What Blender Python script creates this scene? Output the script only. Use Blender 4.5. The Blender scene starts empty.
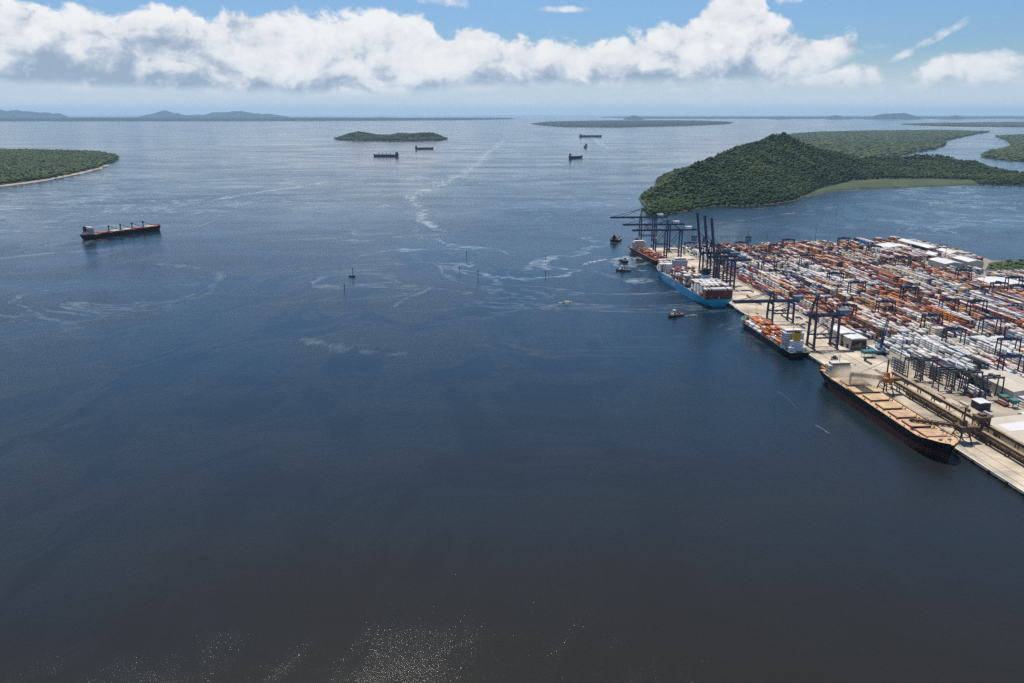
import bpy, math, random
import numpy as np
from mathutils import Vector, Matrix
random.seed(7); RNG = np.random.default_rng(11)
R = math.radians
S = bpy.context.scene
COL = S.collection

# ------------------------------------------------------------------ camera
CAM_H = 290.0; FPX = 796.0; YH = 113.0
PITCH = math.atan((341.5 - YH) / FPX)
cd = bpy.data.cameras.new("camera"); cam = bpy.data.objects.new("camera", cd); COL.objects.link(cam)
cam.location = (0, 0, CAM_H); cam.rotation_euler = (math.pi / 2 - PITCH, 0, 0)
cd.sensor_width = 36.0; cd.lens = FPX / 1024 * 36.0; cd.clip_start = 1.0; cd.clip_end = 400000.0
S.camera = cam

# ------------------------------------------------------------------ sky, sun, exposure
SUN_AZ, SUN_EL = R(-8), R(67)          # azimuth clockwise from straight ahead, elevation
W = bpy.data.worlds.new("World"); S.world = W; W.use_nodes = True

class NT:
    """small node tree writer"""
    def __init__(self, tree):
        self.t = tree; self.n = tree.nodes; self.l = tree.links
    def new(self, kind, **kw):
        n = self.n.new(kind)
        for k, v in kw.items(): setattr(n, k, v)
        return n
    def put(self, sock, v):
        if isinstance(v, bpy.types.NodeSocket): self.l.new(v, sock)
        elif v is not None: sock.default_value = v
    def math(self, op, a, b=None, c=None, clamp=False):
        n = self.new('ShaderNodeMath', operation=op, use_clamp=clamp)
        self.put(n.inputs[0], a); self.put(n.inputs[1], b)
        if c is not None: self.put(n.inputs[2], c)
        return n.outputs[0]
    def vmath(self, op, a, b=None):
        n = self.new('ShaderNodeVectorMath', operation=op)
        self.put(n.inputs[0], a)
        if b is not None: self.put(n.inputs[1], b)
        return n.outputs[0]
    def step(self, x, lo, hi, o0=0.0, o1=1.0):
        n = self.new('ShaderNodeMapRange', interpolation_type='SMOOTHSTEP')
        self.put(n.inputs[0], x); n.inputs[1].default_value = lo; n.inputs[2].default_value = hi
        n.inputs[3].default_value = o0; n.inputs[4].default_value = o1
        return n.outputs[0]
    def lin(self, x, lo, hi, o0=0.0, o1=1.0):
        n = self.new('ShaderNodeMapRange'); n.clamp = True
        self.put(n.inputs[0], x); n.inputs[1].default_value = lo; n.inputs[2].default_value = hi
        n.inputs[3].default_value = o0; n.inputs[4].default_value = o1
        return n.outputs[0]
    def noise(self, vec, scale, detail=4.0, rough=0.5, dist=0.0):
        n = self.new('ShaderNodeTexNoise')
        if vec is not None: self.l.new(vec, n.inputs['Vector'])
        n.inputs['Scale'].default_value = scale; n.inputs['Detail'].default_value = detail
        n.inputs['Roughness'].default_value = rough; n.inputs['Distortion'].default_value = dist
        return n
    def mix(self, f, a, b):
        n = self.new('ShaderNodeMix', data_type='RGBA')
        self.put(n.inputs[0], f); self.put(n.inputs[6], a); self.put(n.inputs[7], b)
        return n.outputs[2]
    def comb(self, x, y, z=0.0):
        n = self.new('ShaderNodeCombineXYZ')
        for i, v in enumerate((x, y, z)): self.put(n.inputs[i], v)
        return n.outputs[0]
    def curve(self, x, pts):
        n = self.new('ShaderNodeFloatCurve'); c = n.mapping.curves[0]
        while len(c.points) > 2: c.points.remove(c.points[1])
        c.points[0].location = pts[0]; c.points[1].location = pts[-1]
        for p in pts[1:-1]: c.points.new(*p)
        n.mapping.use_clip = False; n.mapping.update()
        self.put(n.inputs[1], x)
        return n.outputs[0]

def build_sky():
    T = NT(W.node_tree); T.n.clear()
    sky = T.new('ShaderNodeTexSky', sky_type='NISHITA', sun_disc=False)
    sky.sun_elevation = SUN_EL; sky.sun_rotation = SUN_AZ; sky.altitude = 0
    sky.air_density = 1.0; sky.dust_density = 1.0; sky.ozone_density = 1.5
    tc = T.new('ShaderNodeTexCoord')
    sep = T.new('ShaderNodeSeparateXYZ'); T.l.new(tc.outputs['Generated'], sep.inputs[0])
    x, y, z = sep.outputs
    az = T.math('MULTIPLY', T.math('ARCTAN2', x, y), 796.0)       # compass bearing and height above
    el = T.math('MULTIPLY', T.math('ARCSINE', z), 796.0)          # the horizon, 796 units to a radian
    u = T.math('DIVIDE', az, 100.0); v = T.math('DIVIDE', el, 100.0)
    P = T.comb(u, T.math('MULTIPLY', v, 1.25), 0.0)
    warp = T.noise(P, 1.3, 3, .5)
    P2 = T.vmath('ADD', P, T.vmath('MULTIPLY', T.vmath('SUBTRACT', warp.outputs['Color'], (.5, .5, .5)), (.5, .35, 0)))
    big = T.noise(P2, 1.5, 2, .5).outputs['Fac']
    fb = T.noise(P2, 3.4, 9, .58).outputs['Fac']
    # puffs lit from the sun's side: the same noise looked up a little nearer the sun
    Ps = T.vmath('ADD', P2, (-.06, .13, 0.0))
    fs = T.noise(Ps, 3.4, 9, .58).outputs['Fac']
    fc = T.noise(P2, 1.7, 4, .55).outputs['Fac']
    fcs = T.noise(T.vmath('ADD', P2, (-.1, .24, 0.0)), 1.7, 4, .55).outputs['Fac']
    relief = T.math('ADD', T.math('MULTIPLY', T.math('SUBTRACT', fb, fs), 1.7), T.math('MULTIPLY', T.math('SUBTRACT', fc, fcs), 1.2))
    a01 = T.lin(az, -640, 640)                                    # bearing of the bank, 0..1
    def px(xp): return (math.atan((xp - 512) / 796) * 796 + 640) / 1280
    def h(yp): return (113 - yp) / 200.0
    top = T.curve(a01, [(0, h(0)), (px(-60), h(24)), (px(20), h(27)), (px(90), h(29)), (px(170), h(30)), (px(230), h(28)), (px(300), h(26)), (px(370), h(26)),
                        (px(430), h(24)), (px(452), h(42)), (px(480), h(36)), (px(500), h(44)), (px(560), h(48)), (px(600), h(45)), (px(640), h(40)), (px(672), h(32)),
                        (px(700), h(8)), (px(722), h(0)), (px(752), h(24)), (px(790), h(44)), (px(822), h(40)), (px(840), h(52)), (px(858), h(80)), (px(900), h(88)), (px(1010), h(88)), (1, h(70))])
    top = T.math('MULTIPLY', top, 200.0)
    base = T.curve(a01, [(0, h(80)), (px(0), h(87)), (px(60), h(91)), (px(240), h(95)), (px(380), h(96)), (px(500), h(90)), (px(620), h(87)), (px(720), h(86)), (px(800), h(80)), (px(850), h(60)), (1, h(80))])
    base = T.math('MULTIPLY', base, 200.0)
    edge = T.math('MULTIPLY', T.math('SUBTRACT', fb, .5), 46.0)
    edge2 = T.math('MULTIPLY', T.math('SUBTRACT', big, .5), 20.0)
    ontop = T.math('ADD', T.math('SUBTRACT', top, el), T.math('ADD', edge, edge2))
    onbase = T.math('ADD', T.math('SUBTRACT', el, base), T.math('MULTIPLY', edge, .25))
    m_top = T.step(ontop, -2.5, 6.0); m_base = T.step(onbase, -5, 7.0)
    bank = T.math('MULTIPLY', m_top, m_base)
    # second, lower and thinner clouds on the right, and the far band under the bank
    top2 = T.math('MULTIPLY', T.curve(a01, [(0, h(100)), (px(250), h(96)), (px(560), h(92)), (px(760), h(84)), (px(810), h(78)), (px(850), h(74)), (px(872), h(82)), (px(900), h(74)), (px(935), h(63)), (px(970), h(64)), (px(1010), h(70)), (1, h(66))]), 200.0)
    t2 = T.math('ADD', T.math('SUBTRACT', top2, el), T.math('MULTIPLY', edge, .62))
    low = T.math('MULTIPLY', T.step(t2, -2, 6), T.step(T.math('ADD', el, T.math('MULTIPLY', edge, .3)), 16, 34))
    low = T.math('MULTIPLY', low, T.step(fc, .34, .56, .35, .92))
    # small high wisps
    def wisp(cx, cy, rx, ry, slope=0.0):
        ux = T.math('SUBTRACT', az, math.atan((cx - 512) / 796) * 796); uy = T.math('SUBTRACT', el, 113 - cy)
        uy = T.math('SUBTRACT', uy, T.math('MULTIPLY', ux, slope))
        d = T.math('ADD', T.math('POWER', T.math('ABSOLUTE', T.math('DIVIDE', ux, rx)), 2.0), T.math('POWER', T.math('ABSOLUTE', T.math('DIVIDE', uy, ry)), 2.0))
        return T.step(T.math('ADD', T.math('SUBTRACT', 1.0, d), T.math('MULTIPLY', T.math('SUBTRACT', fb, .5), 4.2)), .1, 1.5, 0, .9)
    ws = None
    for w_ in [(902, 55, 34, 6, .55), (790, 8, 48, 9, .25), (560, 21, 46, 3.5, 0), (600, 5, 34, 3, 0), (440, 12, 44, 7, -.1), (846, 56, 22, 6, 0), (985, 72, 60, 6, 0), (668, 2, 28, 4, 0), (1060, 20, 30, 6, .3)]:
        q = wisp(*w_); ws = q if ws is None else T.math('MAXIMUM', ws, q)
    # scattered fair-weather clouds over the rest of the dome
    q3 = T.new('ShaderNodeVectorMath', operation='DIVIDE'); T.l.new(tc.outputs['Generated'], q3.inputs[0])
    zz = T.math('MAXIMUM', z, .12); T.l.new(T.comb(zz, zz, 1.0), q3.inputs[1])
    fl = T.noise(q3.outputs[0], 1.6, 7, .55).outputs['Fac']
    over = T.math('MULTIPLY', T.step(fl, .58, .74, 0, .45), T.step(z, .22, .42))
    mask = T.math('MAXIMUM', T.math('MAXIMUM', bank, low), T.math('MAXIMUM', ws, over))
    # light on the clouds
    hgt = T.math('DIVIDE', T.math('SUBTRACT', el, base), T.math('MAXIMUM', T.math('SUBTRACT', top, base), 12.0))
    hs = T.math('MINIMUM', T.math('MAXIMUM', hgt, 0.0), 1.0)
    broad = T.noise(P2, .95, 3, .5).outputs['Fac']
    lit = T.math('ADD', T.math('ADD', T.math('MULTIPLY', T.math('POWER', hs, .7), .44), .44), relief)
    lit = T.math('ADD', lit, T.math('MULTIPLY', T.math('SUBTRACT', broad, .5), .9))
    core = T.math('MULTIPLY', T.step(az, -480, -400), T.step(az, -350, -190, 1, 0))     # the grey heart of the bank
    core = T.math('MULTIPLY', core, T.step(T.math('ADD', el, edge), 40, 90, 1, 0))
    lit = T.math('SUBTRACT', lit, T.math('MULTIPLY', core, .40))
    under = T.step(T.math('ADD', T.math('SUBTRACT', el, base), T.math('MULTIPLY', edge, .5)), 2, 22, .42, 0)
    lit = T.math('SUBTRACT', lit, under)
    lit = T.lin(lit, -.12, 1.02)
    lowlit = T.lin(T.math('ADD', .62, relief), -.1, 1.0)
    lit = T.mix(bank, lowlit, lit)
    ramp = T.new('ShaderNodeValToRGB'); T.put(ramp.inputs[0], lit); cr = ramp.color_ramp
    cr.elements[0].position = 0; cr.elements[0].color = (.40, .51, .655, 1); cr.elements[1].position = 1; cr.elements[1].color = (1.08, 1.085, 1.09, 1)
    e = cr.elements.new(.30); e.color = (.60, .69, .81, 1); e = cr.elements.new(.62); e.color = (.93, .96, 1.0, 1)
    ccol = T.vmath('SCALE', ramp.outputs[0]); T.n[-1].inputs['Scale'].default_value = 10.0
    blue = T.mix(1.0, sky.outputs[0], (.66, .95, 1.30, 1)); T.n[-1].blend_type = 'MULTIPLY'
    hazy = T.step(el, 0, 62, .9, 0.0)                           # moist air low over the sea
    skyc = T.mix(hazy, blue, (8.4, 9.4, 10.3, 1))
    col = T.mix(mask, skyc, ccol)
    below = T.step(z, -.03, -.002)
    col = T.mix(below, (.25, .3, .36, 1), col)
    bg = T.new('ShaderNodeBackground'); T.l.new(col, bg.inputs[0]); bg.inputs[1].default_value = 0.068
    out = T.new('ShaderNodeOutputWorld'); T.l.new(bg.outputs[0], out.inputs[0])
build_sky()

sd_ = bpy.data.lights.new("sun", 'SUN'); sun = bpy.data.objects.new("sun", sd_); COL.objects.link(sun)
sd_.energy = 4.3; sd_.angle = R(.55); sd_.color = (1, .92, .80)
to_sun = Vector((math.sin(SUN_AZ) * math.cos(SUN_EL), math.cos(SUN_AZ) * math.cos(SUN_EL), math.sin(SUN_EL)))
sun.rotation_euler = to_sun.to_track_quat('Z', 'Y').to_euler()
S.view_settings.view_transform = 'Standard'; S.view_settings.look = 'None'
S.view_settings.exposure = 0.3; S.view_settings.gamma = 1.0; S.view_settings.use_curve_mapping = False
S.render.engine = 'CYCLES'
S.cycles.use_denoising = False; S.cycles.use_adaptive_sampling = False; S.cycles.max_bounces = 6; S.cycles.volume_bounces = 1
S.cycles.sample_clamp_indirect = 4.0; S.cycles.transparent_max_bounces = 12

# ------------------------------------------------------------------ placing: pixel of the photograph -> point of the ground
_s, _c = math.sin(PITCH), math.cos(PITCH)
def at(x, y, z=0.0):
    dx = (x - 512) / FPX; dy = (341.5 - y) / FPX
    Z = -_s + dy * _c; Y = _c + dy * _s; t = (z - CAM_H) / Z
    return (dx * t, Y * t)
def proj(X, Y, Z=0.0):
    z = Z - CAM_H; d = Y * _c - z * _s
    return (512 + FPX * X / d, 341.5 - FPX * (Y * _s + z * _c) / d)
QA = R(5.6); QO = (403.0, 567.0); QZ = 3.5       # the quay's heading, its near corner, its height
def uv(u, v):
    return (QO[0] - math.sin(QA) * u + math.cos(QA) * v, QO[1] + math.cos(QA) * u + math.sin(QA) * v)
def to_uv(X, Y):
    a, b = X - QO[0], Y - QO[1]
    return (-math.sin(QA) * a + math.cos(QA) * b, math.cos(QA) * a + math.sin(QA) * b)

# ------------------------------------------------------------------ materials
def mat(name, col, rough=.6, var=.15, scale=.4, metal=0.0, tint=None, bump=0.0, attr=None, spec=.4):
    m = bpy.data.materials.new(name); m.use_nodes = True
    T = NT(m.node_tree); b = T.n['Principled BSDF']
    g = T.new('ShaderNodeNewGeometry')
    n = T.noise(g.outputs['Position'], scale, 5, .6)
    f = T.lin(n.outputs['Fac'], .3, .7)
    if attr:
        a = T.new('ShaderNodeAttribute', attribute_name=attr).outputs['Color']
        dark = T.vmath('SCALE', a); T.n[-1].inputs['Scale'].default_value = 1 - var
        light = T.vmath('SCALE', a); T.n[-1].inputs['Scale'].default_value = 1 + var
    else:
        c = Vector(col[:3]); t = Vector(tint[:3]) if tint else c
        dark = tuple(max(0, q * (1 - var)) for q in c) + (1,); light = tuple(q * (1 + var) for q in t) + (1,)
    T.put(b.inputs['Base Color'], T.mix(f, dark, light))
    b.inputs['Roughness'].default_value = rough; b.inputs['Metallic'].default_value = metal
    b.inputs['Specular IOR Level'].default_value = spec
    if bump:
        bp = T.new('ShaderNodeBump'); bp.inputs['Strength'].default_value = bump; bp.inputs['Distance'].default_value = .3
        T.l.new(n.outputs['Fac'], bp.inputs['Height']); T.l.new(bp.outputs[0], b.inputs['Normal'])
    return m

M = {}
M['concrete'] = mat('pale concrete', (.32, .27, .20), .85, .34, .028, tint=(.45, .385, .295), bump=.1)
M['quay_side'] = mat('stained concrete', (.16, .145, .12), .9, .4, .4)
M['yard'] = mat('worn yard paving with row shade', (.19, .17, .14), .88, .25, .03, tint=(.26, .23, .19))  # worn paving, its tone deepened to stand for shade between container rows
M['paving'] = mat('dusty paving', (.24, .205, .16), .9, .3, .03, tint=(.33, .285, .225))
M['asphalt'] = mat('asphalt', (.06, .06, .058), .9, .25, .1)
M['white_line'] = mat('road paint', (.72, .7, .62), .7, .15, 1.0)
M['navy'] = mat('navy crane paint', (.012, .025, .072), .45, .2, .3)
M['blue_dark'] = mat('dark blue crane paint', (.014, .030, .082), .45, .2, .3)
M['blue_house'] = mat('sky blue machinery house paint', (.10, .18, .27), .5, .12, .3)
M['grey_steel'] = mat('grey galvanised steel', (.070, .076, .085), .55, .25, .4)
M['rust'] = mat('dusty brown steel', (.085, .055, .032), .85, .35, .35, tint=(.15, .10, .06))
M['rust_light'] = mat('dust covered gallery roof', (.27, .20, .12), .9, .25, .2)
M['orange_dust'] = mat('orange dusty cladding', (.42, .17, .05), .8, .25, .3)
M['black'] = mat('black paint', (.012, .013, .016), .45, .3, .4)
M['hull_black'] = mat('black hull paint', (.006, .0065, .009), .5, .35, .08, tint=(.010, .010, .012), spec=.2)
M['hull_red'] = mat('red oxide bottom paint', (.13, .026, .02), .6, .35, .1, tint=(.11, .036, .026), spec=.2)
M['hull_blue'] = mat('light blue hull paint', (.025, .43, .64), .45, .07, .05)
M['hull_navy'] = mat('dark navy hull paint', (.006, .011, .017), .5, .25, .08, spec=.25)
M['hull_far'] = mat('faded navy hull paint', (.025, .035, .06), .5, .2, .08)
M['deck_salmon'] = mat('dusty salmon deck', (.50, .29, .17), .85, .2, .1, tint=(.52, .37, .21))
M['deck_red'] = mat('red oxide deck', (.26, .075, .045), .8, .25, .15)
M['deck_green'] = mat('green deck paint', (.06, .16, .11), .7, .2, .2)
M['deck_grey'] = mat('grey deck paint', (.22, .23, .23), .75, .2, .2)
M['hatch_tan'] = mat('hatch cover under yellow dust', (.50, .35, .19), .9, .2, .15, tint=(.52, .38, .23))
M['hatch_pink'] = mat('dusty pink hatch cover', (.47, .29, .19), .85, .2, .15, tint=(.49, .34, .22))
M['hatch_cream'] = mat('cream hatch cover', (.55, .45, .36), .8, .12, .15)
M['hatch_red'] = mat('red hatch cover', (.34, .10, .06), .8, .15, .15)
M['white'] = mat('white paint', (.62, .62, .61), .5, .06, .3)
M['white_dusty'] = mat('dusty white paint', (.52, .48, .41), .7, .12, .15)
M['cream'] = mat('cream cladding', (.62, .57, .47), .7, .1, .1)
M['roof_white'] = mat('white sheet roofing', (.56, .56, .55), .55, .12, .05)
M['roof_beige'] = mat('beige sheet roofing', (.44, .40, .33), .75, .12, .06)
M['roof_grey'] = mat('grey sheet roofing', (.30, .30, .29), .75, .15, .06)
M['wall_dark'] = mat('dark wall and interior shade', (.05, .048, .045), .9, .3, .3)  # doors and one wall; also painted shade of open fronts and the hold
M['glass_dark'] = mat('dark window glass', (.02, .028, .035), .15, .1, 1.0); M['glass_band'] = mat('window band', (.16, .17, .18), .3, .1, 1.0)
M['yellow'] = mat('yellow funnel paint', (.55, .33, .02), .5, .08, .3)
M['orange'] = mat('orange lifeboat', (.65, .14, .02), .5, .08, .3)
M['teal'] = mat('teal machine paint', (.03, .17, .17), .5, .2, .3)
M['green_cab'] = mat('green cab paint', (.05, .16, .06), .5, .2, .3)
M['tug_red'] = mat('tug red paint', (.22, .06, .035), .6, .2, .3)
M['rubber'] = mat('black rubber', (.015, .015, .015), .9, .2, 1.0)
M['band_blue'] = mat('light blue funnel band', (.16, .45, .58), .5, .05, .3)
M['letter'] = mat('pale hull lettering', (.52, .66, .72), .5, .05, .3)
M['trunk'] = mat('tree bark', (.07, .05, .035), .9, .3, .5)
M['beach'] = mat('sand', (.30, .265, .21), .95, .15, .02)
M['soil'] = mat('forest floor', (.035, .045, .022), .95, .3, .02)
M['marsh'] = mat('marsh grass', (.028, .048, .02), .95, .3, .012, tint=(.046, .062, .026))
M['canopy'] = mat('tree canopy', (.05, .09, .03), .8, .35, .12, attr='Col', spec=.15)
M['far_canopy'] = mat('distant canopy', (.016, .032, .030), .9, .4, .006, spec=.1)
M['container'] = mat('container paint', (.3, .3, .3), .6, .13, .25, attr='Col')
M['rock'] = mat('rock', (.16, .14, .12), .95, .4, .05, bump=.4)
CONT = {'rust red': (.19, .045, .035), 'brown': (.13, .06, .04), 'orange': (.50, .16, .045), 'tan': (.50, .30, .14), 'white': (.60, .60, .58), 'grey': (.36, .38, .40),
        'navy': (.02, .035, .09), 'blue': (.03, .13, .30), 'green': (.04, .17, .08), 'cream': (.58, .52, .42), 'light blue': (.10, .33, .45), 'black': (.03, .03, .035)}
MC = {k: mat(k + ' container paint', c, .6, .14, .35) for k, c in CONT.items()}

# ------------------------------------------------------------------ mesh helpers
class MB:
    def __init__(self): self.v = []; self.f = []; self.m = []
    def add(self, vs, fs, mi=0):
        o = len(self.v); self.v += [tuple(p) for p in vs]
        self.f += [tuple(i + o for i in q) for q in fs]; self.m += [mi] * len(fs)
    def box(self, c, s, mi=0, rz=0.0, taper=1.0):
        x, y, z = s[0] / 2, s[1] / 2, s[2] / 2; vs = []
        ca, sa = math.cos(rz), math.sin(rz)
        for k, t in ((-1, 1.0), (1, taper)):
            for a, b in ((-1, -1), (1, -1), (1, 1), (-1, 1)):
                p, q = a * x * t, b * y * t
                vs.append((c[0] + p * ca - q * sa, c[1] + p * sa + q * ca, c[2] + k * z))
        self.add(vs, [(3, 2, 1, 0), (4, 5, 6, 7), (0, 1, 5, 4), (1, 2, 6, 5), (2, 3, 7, 6), (3, 0, 4, 7)], mi)
        return self
    def bx(self, x0, x1, y0, y1, z0, z1, mi=0):
        return self.box(((x0 + x1) / 2, (y0 + y1) / 2, (z0 + z1) / 2), (x1 - x0, y1 - y0, z1 - z0), mi)
    def bar(self, p, q, w, h=None, mi=0):
        h = h or w; p = Vector(p); q = Vector(q); d = (q - p).normalized()
        up = Vector((0, 0, 1)) if abs(d.z) < .95 else Vector((0, 1, 0))
        a = d.cross(up).normalized() * w / 2; b = a.cross(d).normalized() * h / 2
        vs = [p - a - b, p + a - b, p + a + b, p - a + b, q - a - b, q + a - b, q + a + b, q - a + b]
        self.add(vs, [(3, 2, 1, 0), (4, 5, 6, 7), (0, 1, 5, 4), (1, 2, 6, 5), (2, 3, 7, 6), (3, 0, 4, 7)], mi)
        return self
    def tube(self, p, q, r, r2=None, n=10, mi=0):
        r2 = r if r2 is None else r2; p = Vector(p); q = Vector(q); d = (q - p).normalized()
        up = Vector((0, 0, 1)) if abs(d.z) < .95 else Vector((0, 1, 0))
        a = d.cross(up).normalized(); b = a.cross(d).normalized(); vs = []
        for c, rr in ((p, r), (q, r2)):
            for i in range(n):
                t = 2 * math.pi * i / n; vs.append(c + a * rr * math.cos(t) + b * rr * math.sin(t))
        fs = [(i, (i + 1) % n, n + (i + 1) % n, n + i) for i in range(n)] + [tuple(range(n))[::-1], tuple(range(n, 2 * n))]
        self.add(vs, fs, mi); return self
    def lattice(self, p, q, w, h, chord=.5, n=8, mi=0):
        """a box truss from p to q: four chords with zig-zag braces"""
        p = Vector(p); q = Vector(q); d = (q - p).normalized()
        up = Vector((0, 0, 1)) if abs(d.z) < .95 else Vector((0, 1, 0))
        a = d.cross(up).normalized() * w / 2; b = a.cross(d).normalized() * h / 2
        cs = [(-1, -1), (1, -1), (1, 1), (-1, 1)]
        for i, j in cs: self.bar(p + a * i + b * j, q + a * i + b * j, chord, mi=mi)
        for k in range(n):
            s, e = p + (q - p) * (k / n), p + (q - p) * ((k + 1) / n)
            for r in range(4):
                (i, j), (i2, j2) = cs[r], cs[(r + 1) % 4]
                self.bar(s + a * i + b * j, e + a * i2 + b * j2, chord * .6, mi=mi)
        return self
    def prism(self, poly, z0, z1, mi=0):
        n = len(poly); vs = [(x, y, z0) for x, y in poly] + [(x, y, z1) for x, y in poly]
        self.add(vs, [tuple(range(n))[::-1], tuple(range(n, 2 * n))] + [(i, (i + 1) % n, n + (i + 1) % n, n + i) for i in range(n)], mi)
        return self
    def build(self, name, mats, parent=None, smooth=False):
        if not isinstance(mats, (list, tuple)): mats = [mats]
        me = bpy.data.meshes.new(name); me.from_pydata(self.v, [], self.f)
        for m in mats: me.materials.append(m)
        if len(mats) > 1: me.polygons.foreach_set('material_index', self.m)
        if smooth: me.polygons.foreach_set('use_smooth', [True] * len(self.f))
        me.update()
        o = bpy.data.objects.new(name, me); COL.objects.link(o)
        if parent: o.parent = parent
        return o

def tag(o, label=None, cat=None, group=None, kind=None):
    if label: o['label'] = label
    if cat: o['category'] = cat
    if group: o['group'] = group
    if kind: o['kind'] = kind
    return o
def thing(name, label, cat, loc=(0, 0, 0), rz=0.0, group=None):
    o = bpy.data.objects.new(name, None); COL.objects.link(o)
    o.location = loc; o.rotation_euler = (0, 0, rz); o.empty_display_size = 3
    return tag(o, label, cat, group)
KIDS = {}
def copy_tree(o, parent=None):
    if parent is None:
        KIDS.clear()
        for q in bpy.data.objects:
            if q.parent: KIDS.setdefault(q.parent.name, []).append(q)
    c = o.copy(); COL.objects.link(c); c.parent = parent
    for ch in KIDS.get(o.name, []): copy_tree(ch, c)
    return c
def np_mesh(name, V, Fq, mats, col=None, fcol=None, smooth=False):
    """V (n,3), Fq (m,k) faces of one size; col: per-vertex colour, fcol: per-face colour"""
    V = np.asarray(V, np.float32); Fq = np.asarray(Fq, np.int32); k = Fq.shape[1]
    me = bpy.data.meshes.new(name)
    me.vertices.add(len(V)); me.vertices.foreach_set('co', V.ravel())
    me.loops.add(Fq.size); me.loops.foreach_set('vertex_index', Fq.ravel())
    me.polygons.add(len(Fq)); me.polygons.foreach_set('loop_start', np.arange(0, Fq.size, k, dtype=np.int32))
    if smooth: me.polygons.foreach_set('use_smooth', np.ones(len(Fq), bool))
    if col is not None:
        a = me.color_attributes.new('Col', 'FLOAT_COLOR', 'POINT'); a.data.foreach_set('color', np.c_[col, np.ones(len(col))].astype(np.float32).ravel())
    if fcol is not None:
        a = me.color_attributes.new('Col', 'FLOAT_COLOR', 'CORNER'); a.data.foreach_set('color', np.repeat(np.c_[fcol, np.ones(len(fcol))].astype(np.float32), k, axis=0).ravel())
    for m in mats: me.materials.append(m)
    me.update(calc_edges=True); me.validate()
    o = bpy.data.objects.new(name, me); COL.objects.link(o)
    return o

# ------------------------------------------------------------------ water
def water_material():
    m = bpy.data.materials.new('estuary water'); m.use_nodes = True
    T = NT(m.node_tree); b = T.n['Principled BSDF']
    pos = T.new('ShaderNodeNewGeometry').outputs['Position']
    sep = T.new('ShaderNodeSeparateXYZ'); T.l.new(pos, sep.inputs[0])
    def sc(v): return T.vmath('MULTIPLY', pos, v)
    silt = T.noise(sc((.0016, .0016, 0)), 1.0, 5, .6, .6).outputs['Fac']
    streak = T.noise(sc((.0011, .0034, 0)), 1.0, 5, .58, 1.2).outputs['Fac']
    near = T.lin(sep.outputs[1], 380, 900, .85, 0.0)                      # silty shallows towards the town side
    f = T.math('ADD', T.math('MULTIPLY', T.lin(silt, .36, .66), .40), near, clamp=True)
    body = T.mix(f, (.0045, .018, .031, 1), (.0175, .0150, .0085, 1))
    # winding foam and oil lines drawn out by the tide
    n1 = T.noise(sc((.0021, .0030, 0)), 1.0, 6, .62, 1.6).outputs['Fac']
    n2 = T.noise(sc((.0008, .0010, 0)), 1.0, 3, .5).outputs['Fac']
    fine = T.noise(sc((.03, .05, 0)), 1.0, 4, .65).outputs['Fac']
    thread = T.step(T.math('ABSOLUTE', T.math('SUBTRACT', n1, .5)), .0, .026, 1, 0)
    thread = T.math('MULTIPLY', T.math('MULTIPLY', thread, T.step(n2, .43, .60)), T.step(fine, .36, .62, .15, 1))
    thread = T.math('MULTIPLY', thread, T.lin(sep.outputs[1], 900, 1500, 0, .55))
    T.put(b.inputs['Base Color'], T.mix(thread, body, (.42, .50, .54, 1)))
    b.inputs['IOR'].default_value = 1.333; b.inputs['Specular IOR Level'].default_value = .44
    wind = T.lin(streak, .34, .66)
    calm = T.noise(sc((.0075, .0042, 0)), 1.0, 4, .55, 1.5).outputs['Fac']    # glassy tongues between the cat's paws
    ruffle = T.step(calm, .40, .54, 0.0, 1.0)
    deep = T.lin(sep.outputs[1], 520, 1200, .35, .50)
    ruffle = T.math('SUBTRACT', 1.0, T.math('MULTIPLY', T.math('SUBTRACT', 1.0, ruffle), deep))
    T.put(b.inputs['Roughness'], T.math('ADD', .07, T.math('MULTIPLY', wind, .13)))
    w1 = T.noise(sc((1.0, 1.25, 0)), 1.05, 3, .65).outputs['Fac']
    w2 = T.noise(sc((.8, 1.2, 0)), .13, 3, .55, .4).outputs['Fac']
    w3 = T.noise(sc((.8, 1.4, 0)), .02, 3, .5, .3).outputs['Fac']
    hgt = T.math('ADD', T.math('MULTIPLY', w1, .46), T.math('ADD', T.math('MULTIPLY', w2, .25), T.math('MULTIPLY', w3, .6)))
    hgt = T.math('MULTIPLY', hgt, ruffle)
    bp = T.new('ShaderNodeBump'); bp.inputs['Distance'].default_value = 1.0
    T.put(bp.inputs['Strength'], T.math('ADD', .33, T.math('MULTIPLY', wind, .18)))
    T.l.new(hgt, bp.inputs['Height']); T.l.new(bp.outputs[0], b.inputs['Normal'])
    return m
M['water'] = water_material()
def build_water():
    b = MB(); q = 118000; b.add([(-q, -q, 0), (q, -q, 0), (q, q, 0), (-q, q, 0)], [(0, 1, 2, 3)])
    tag(b.build('water', M['water']), kind='structure')
build_water()

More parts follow.
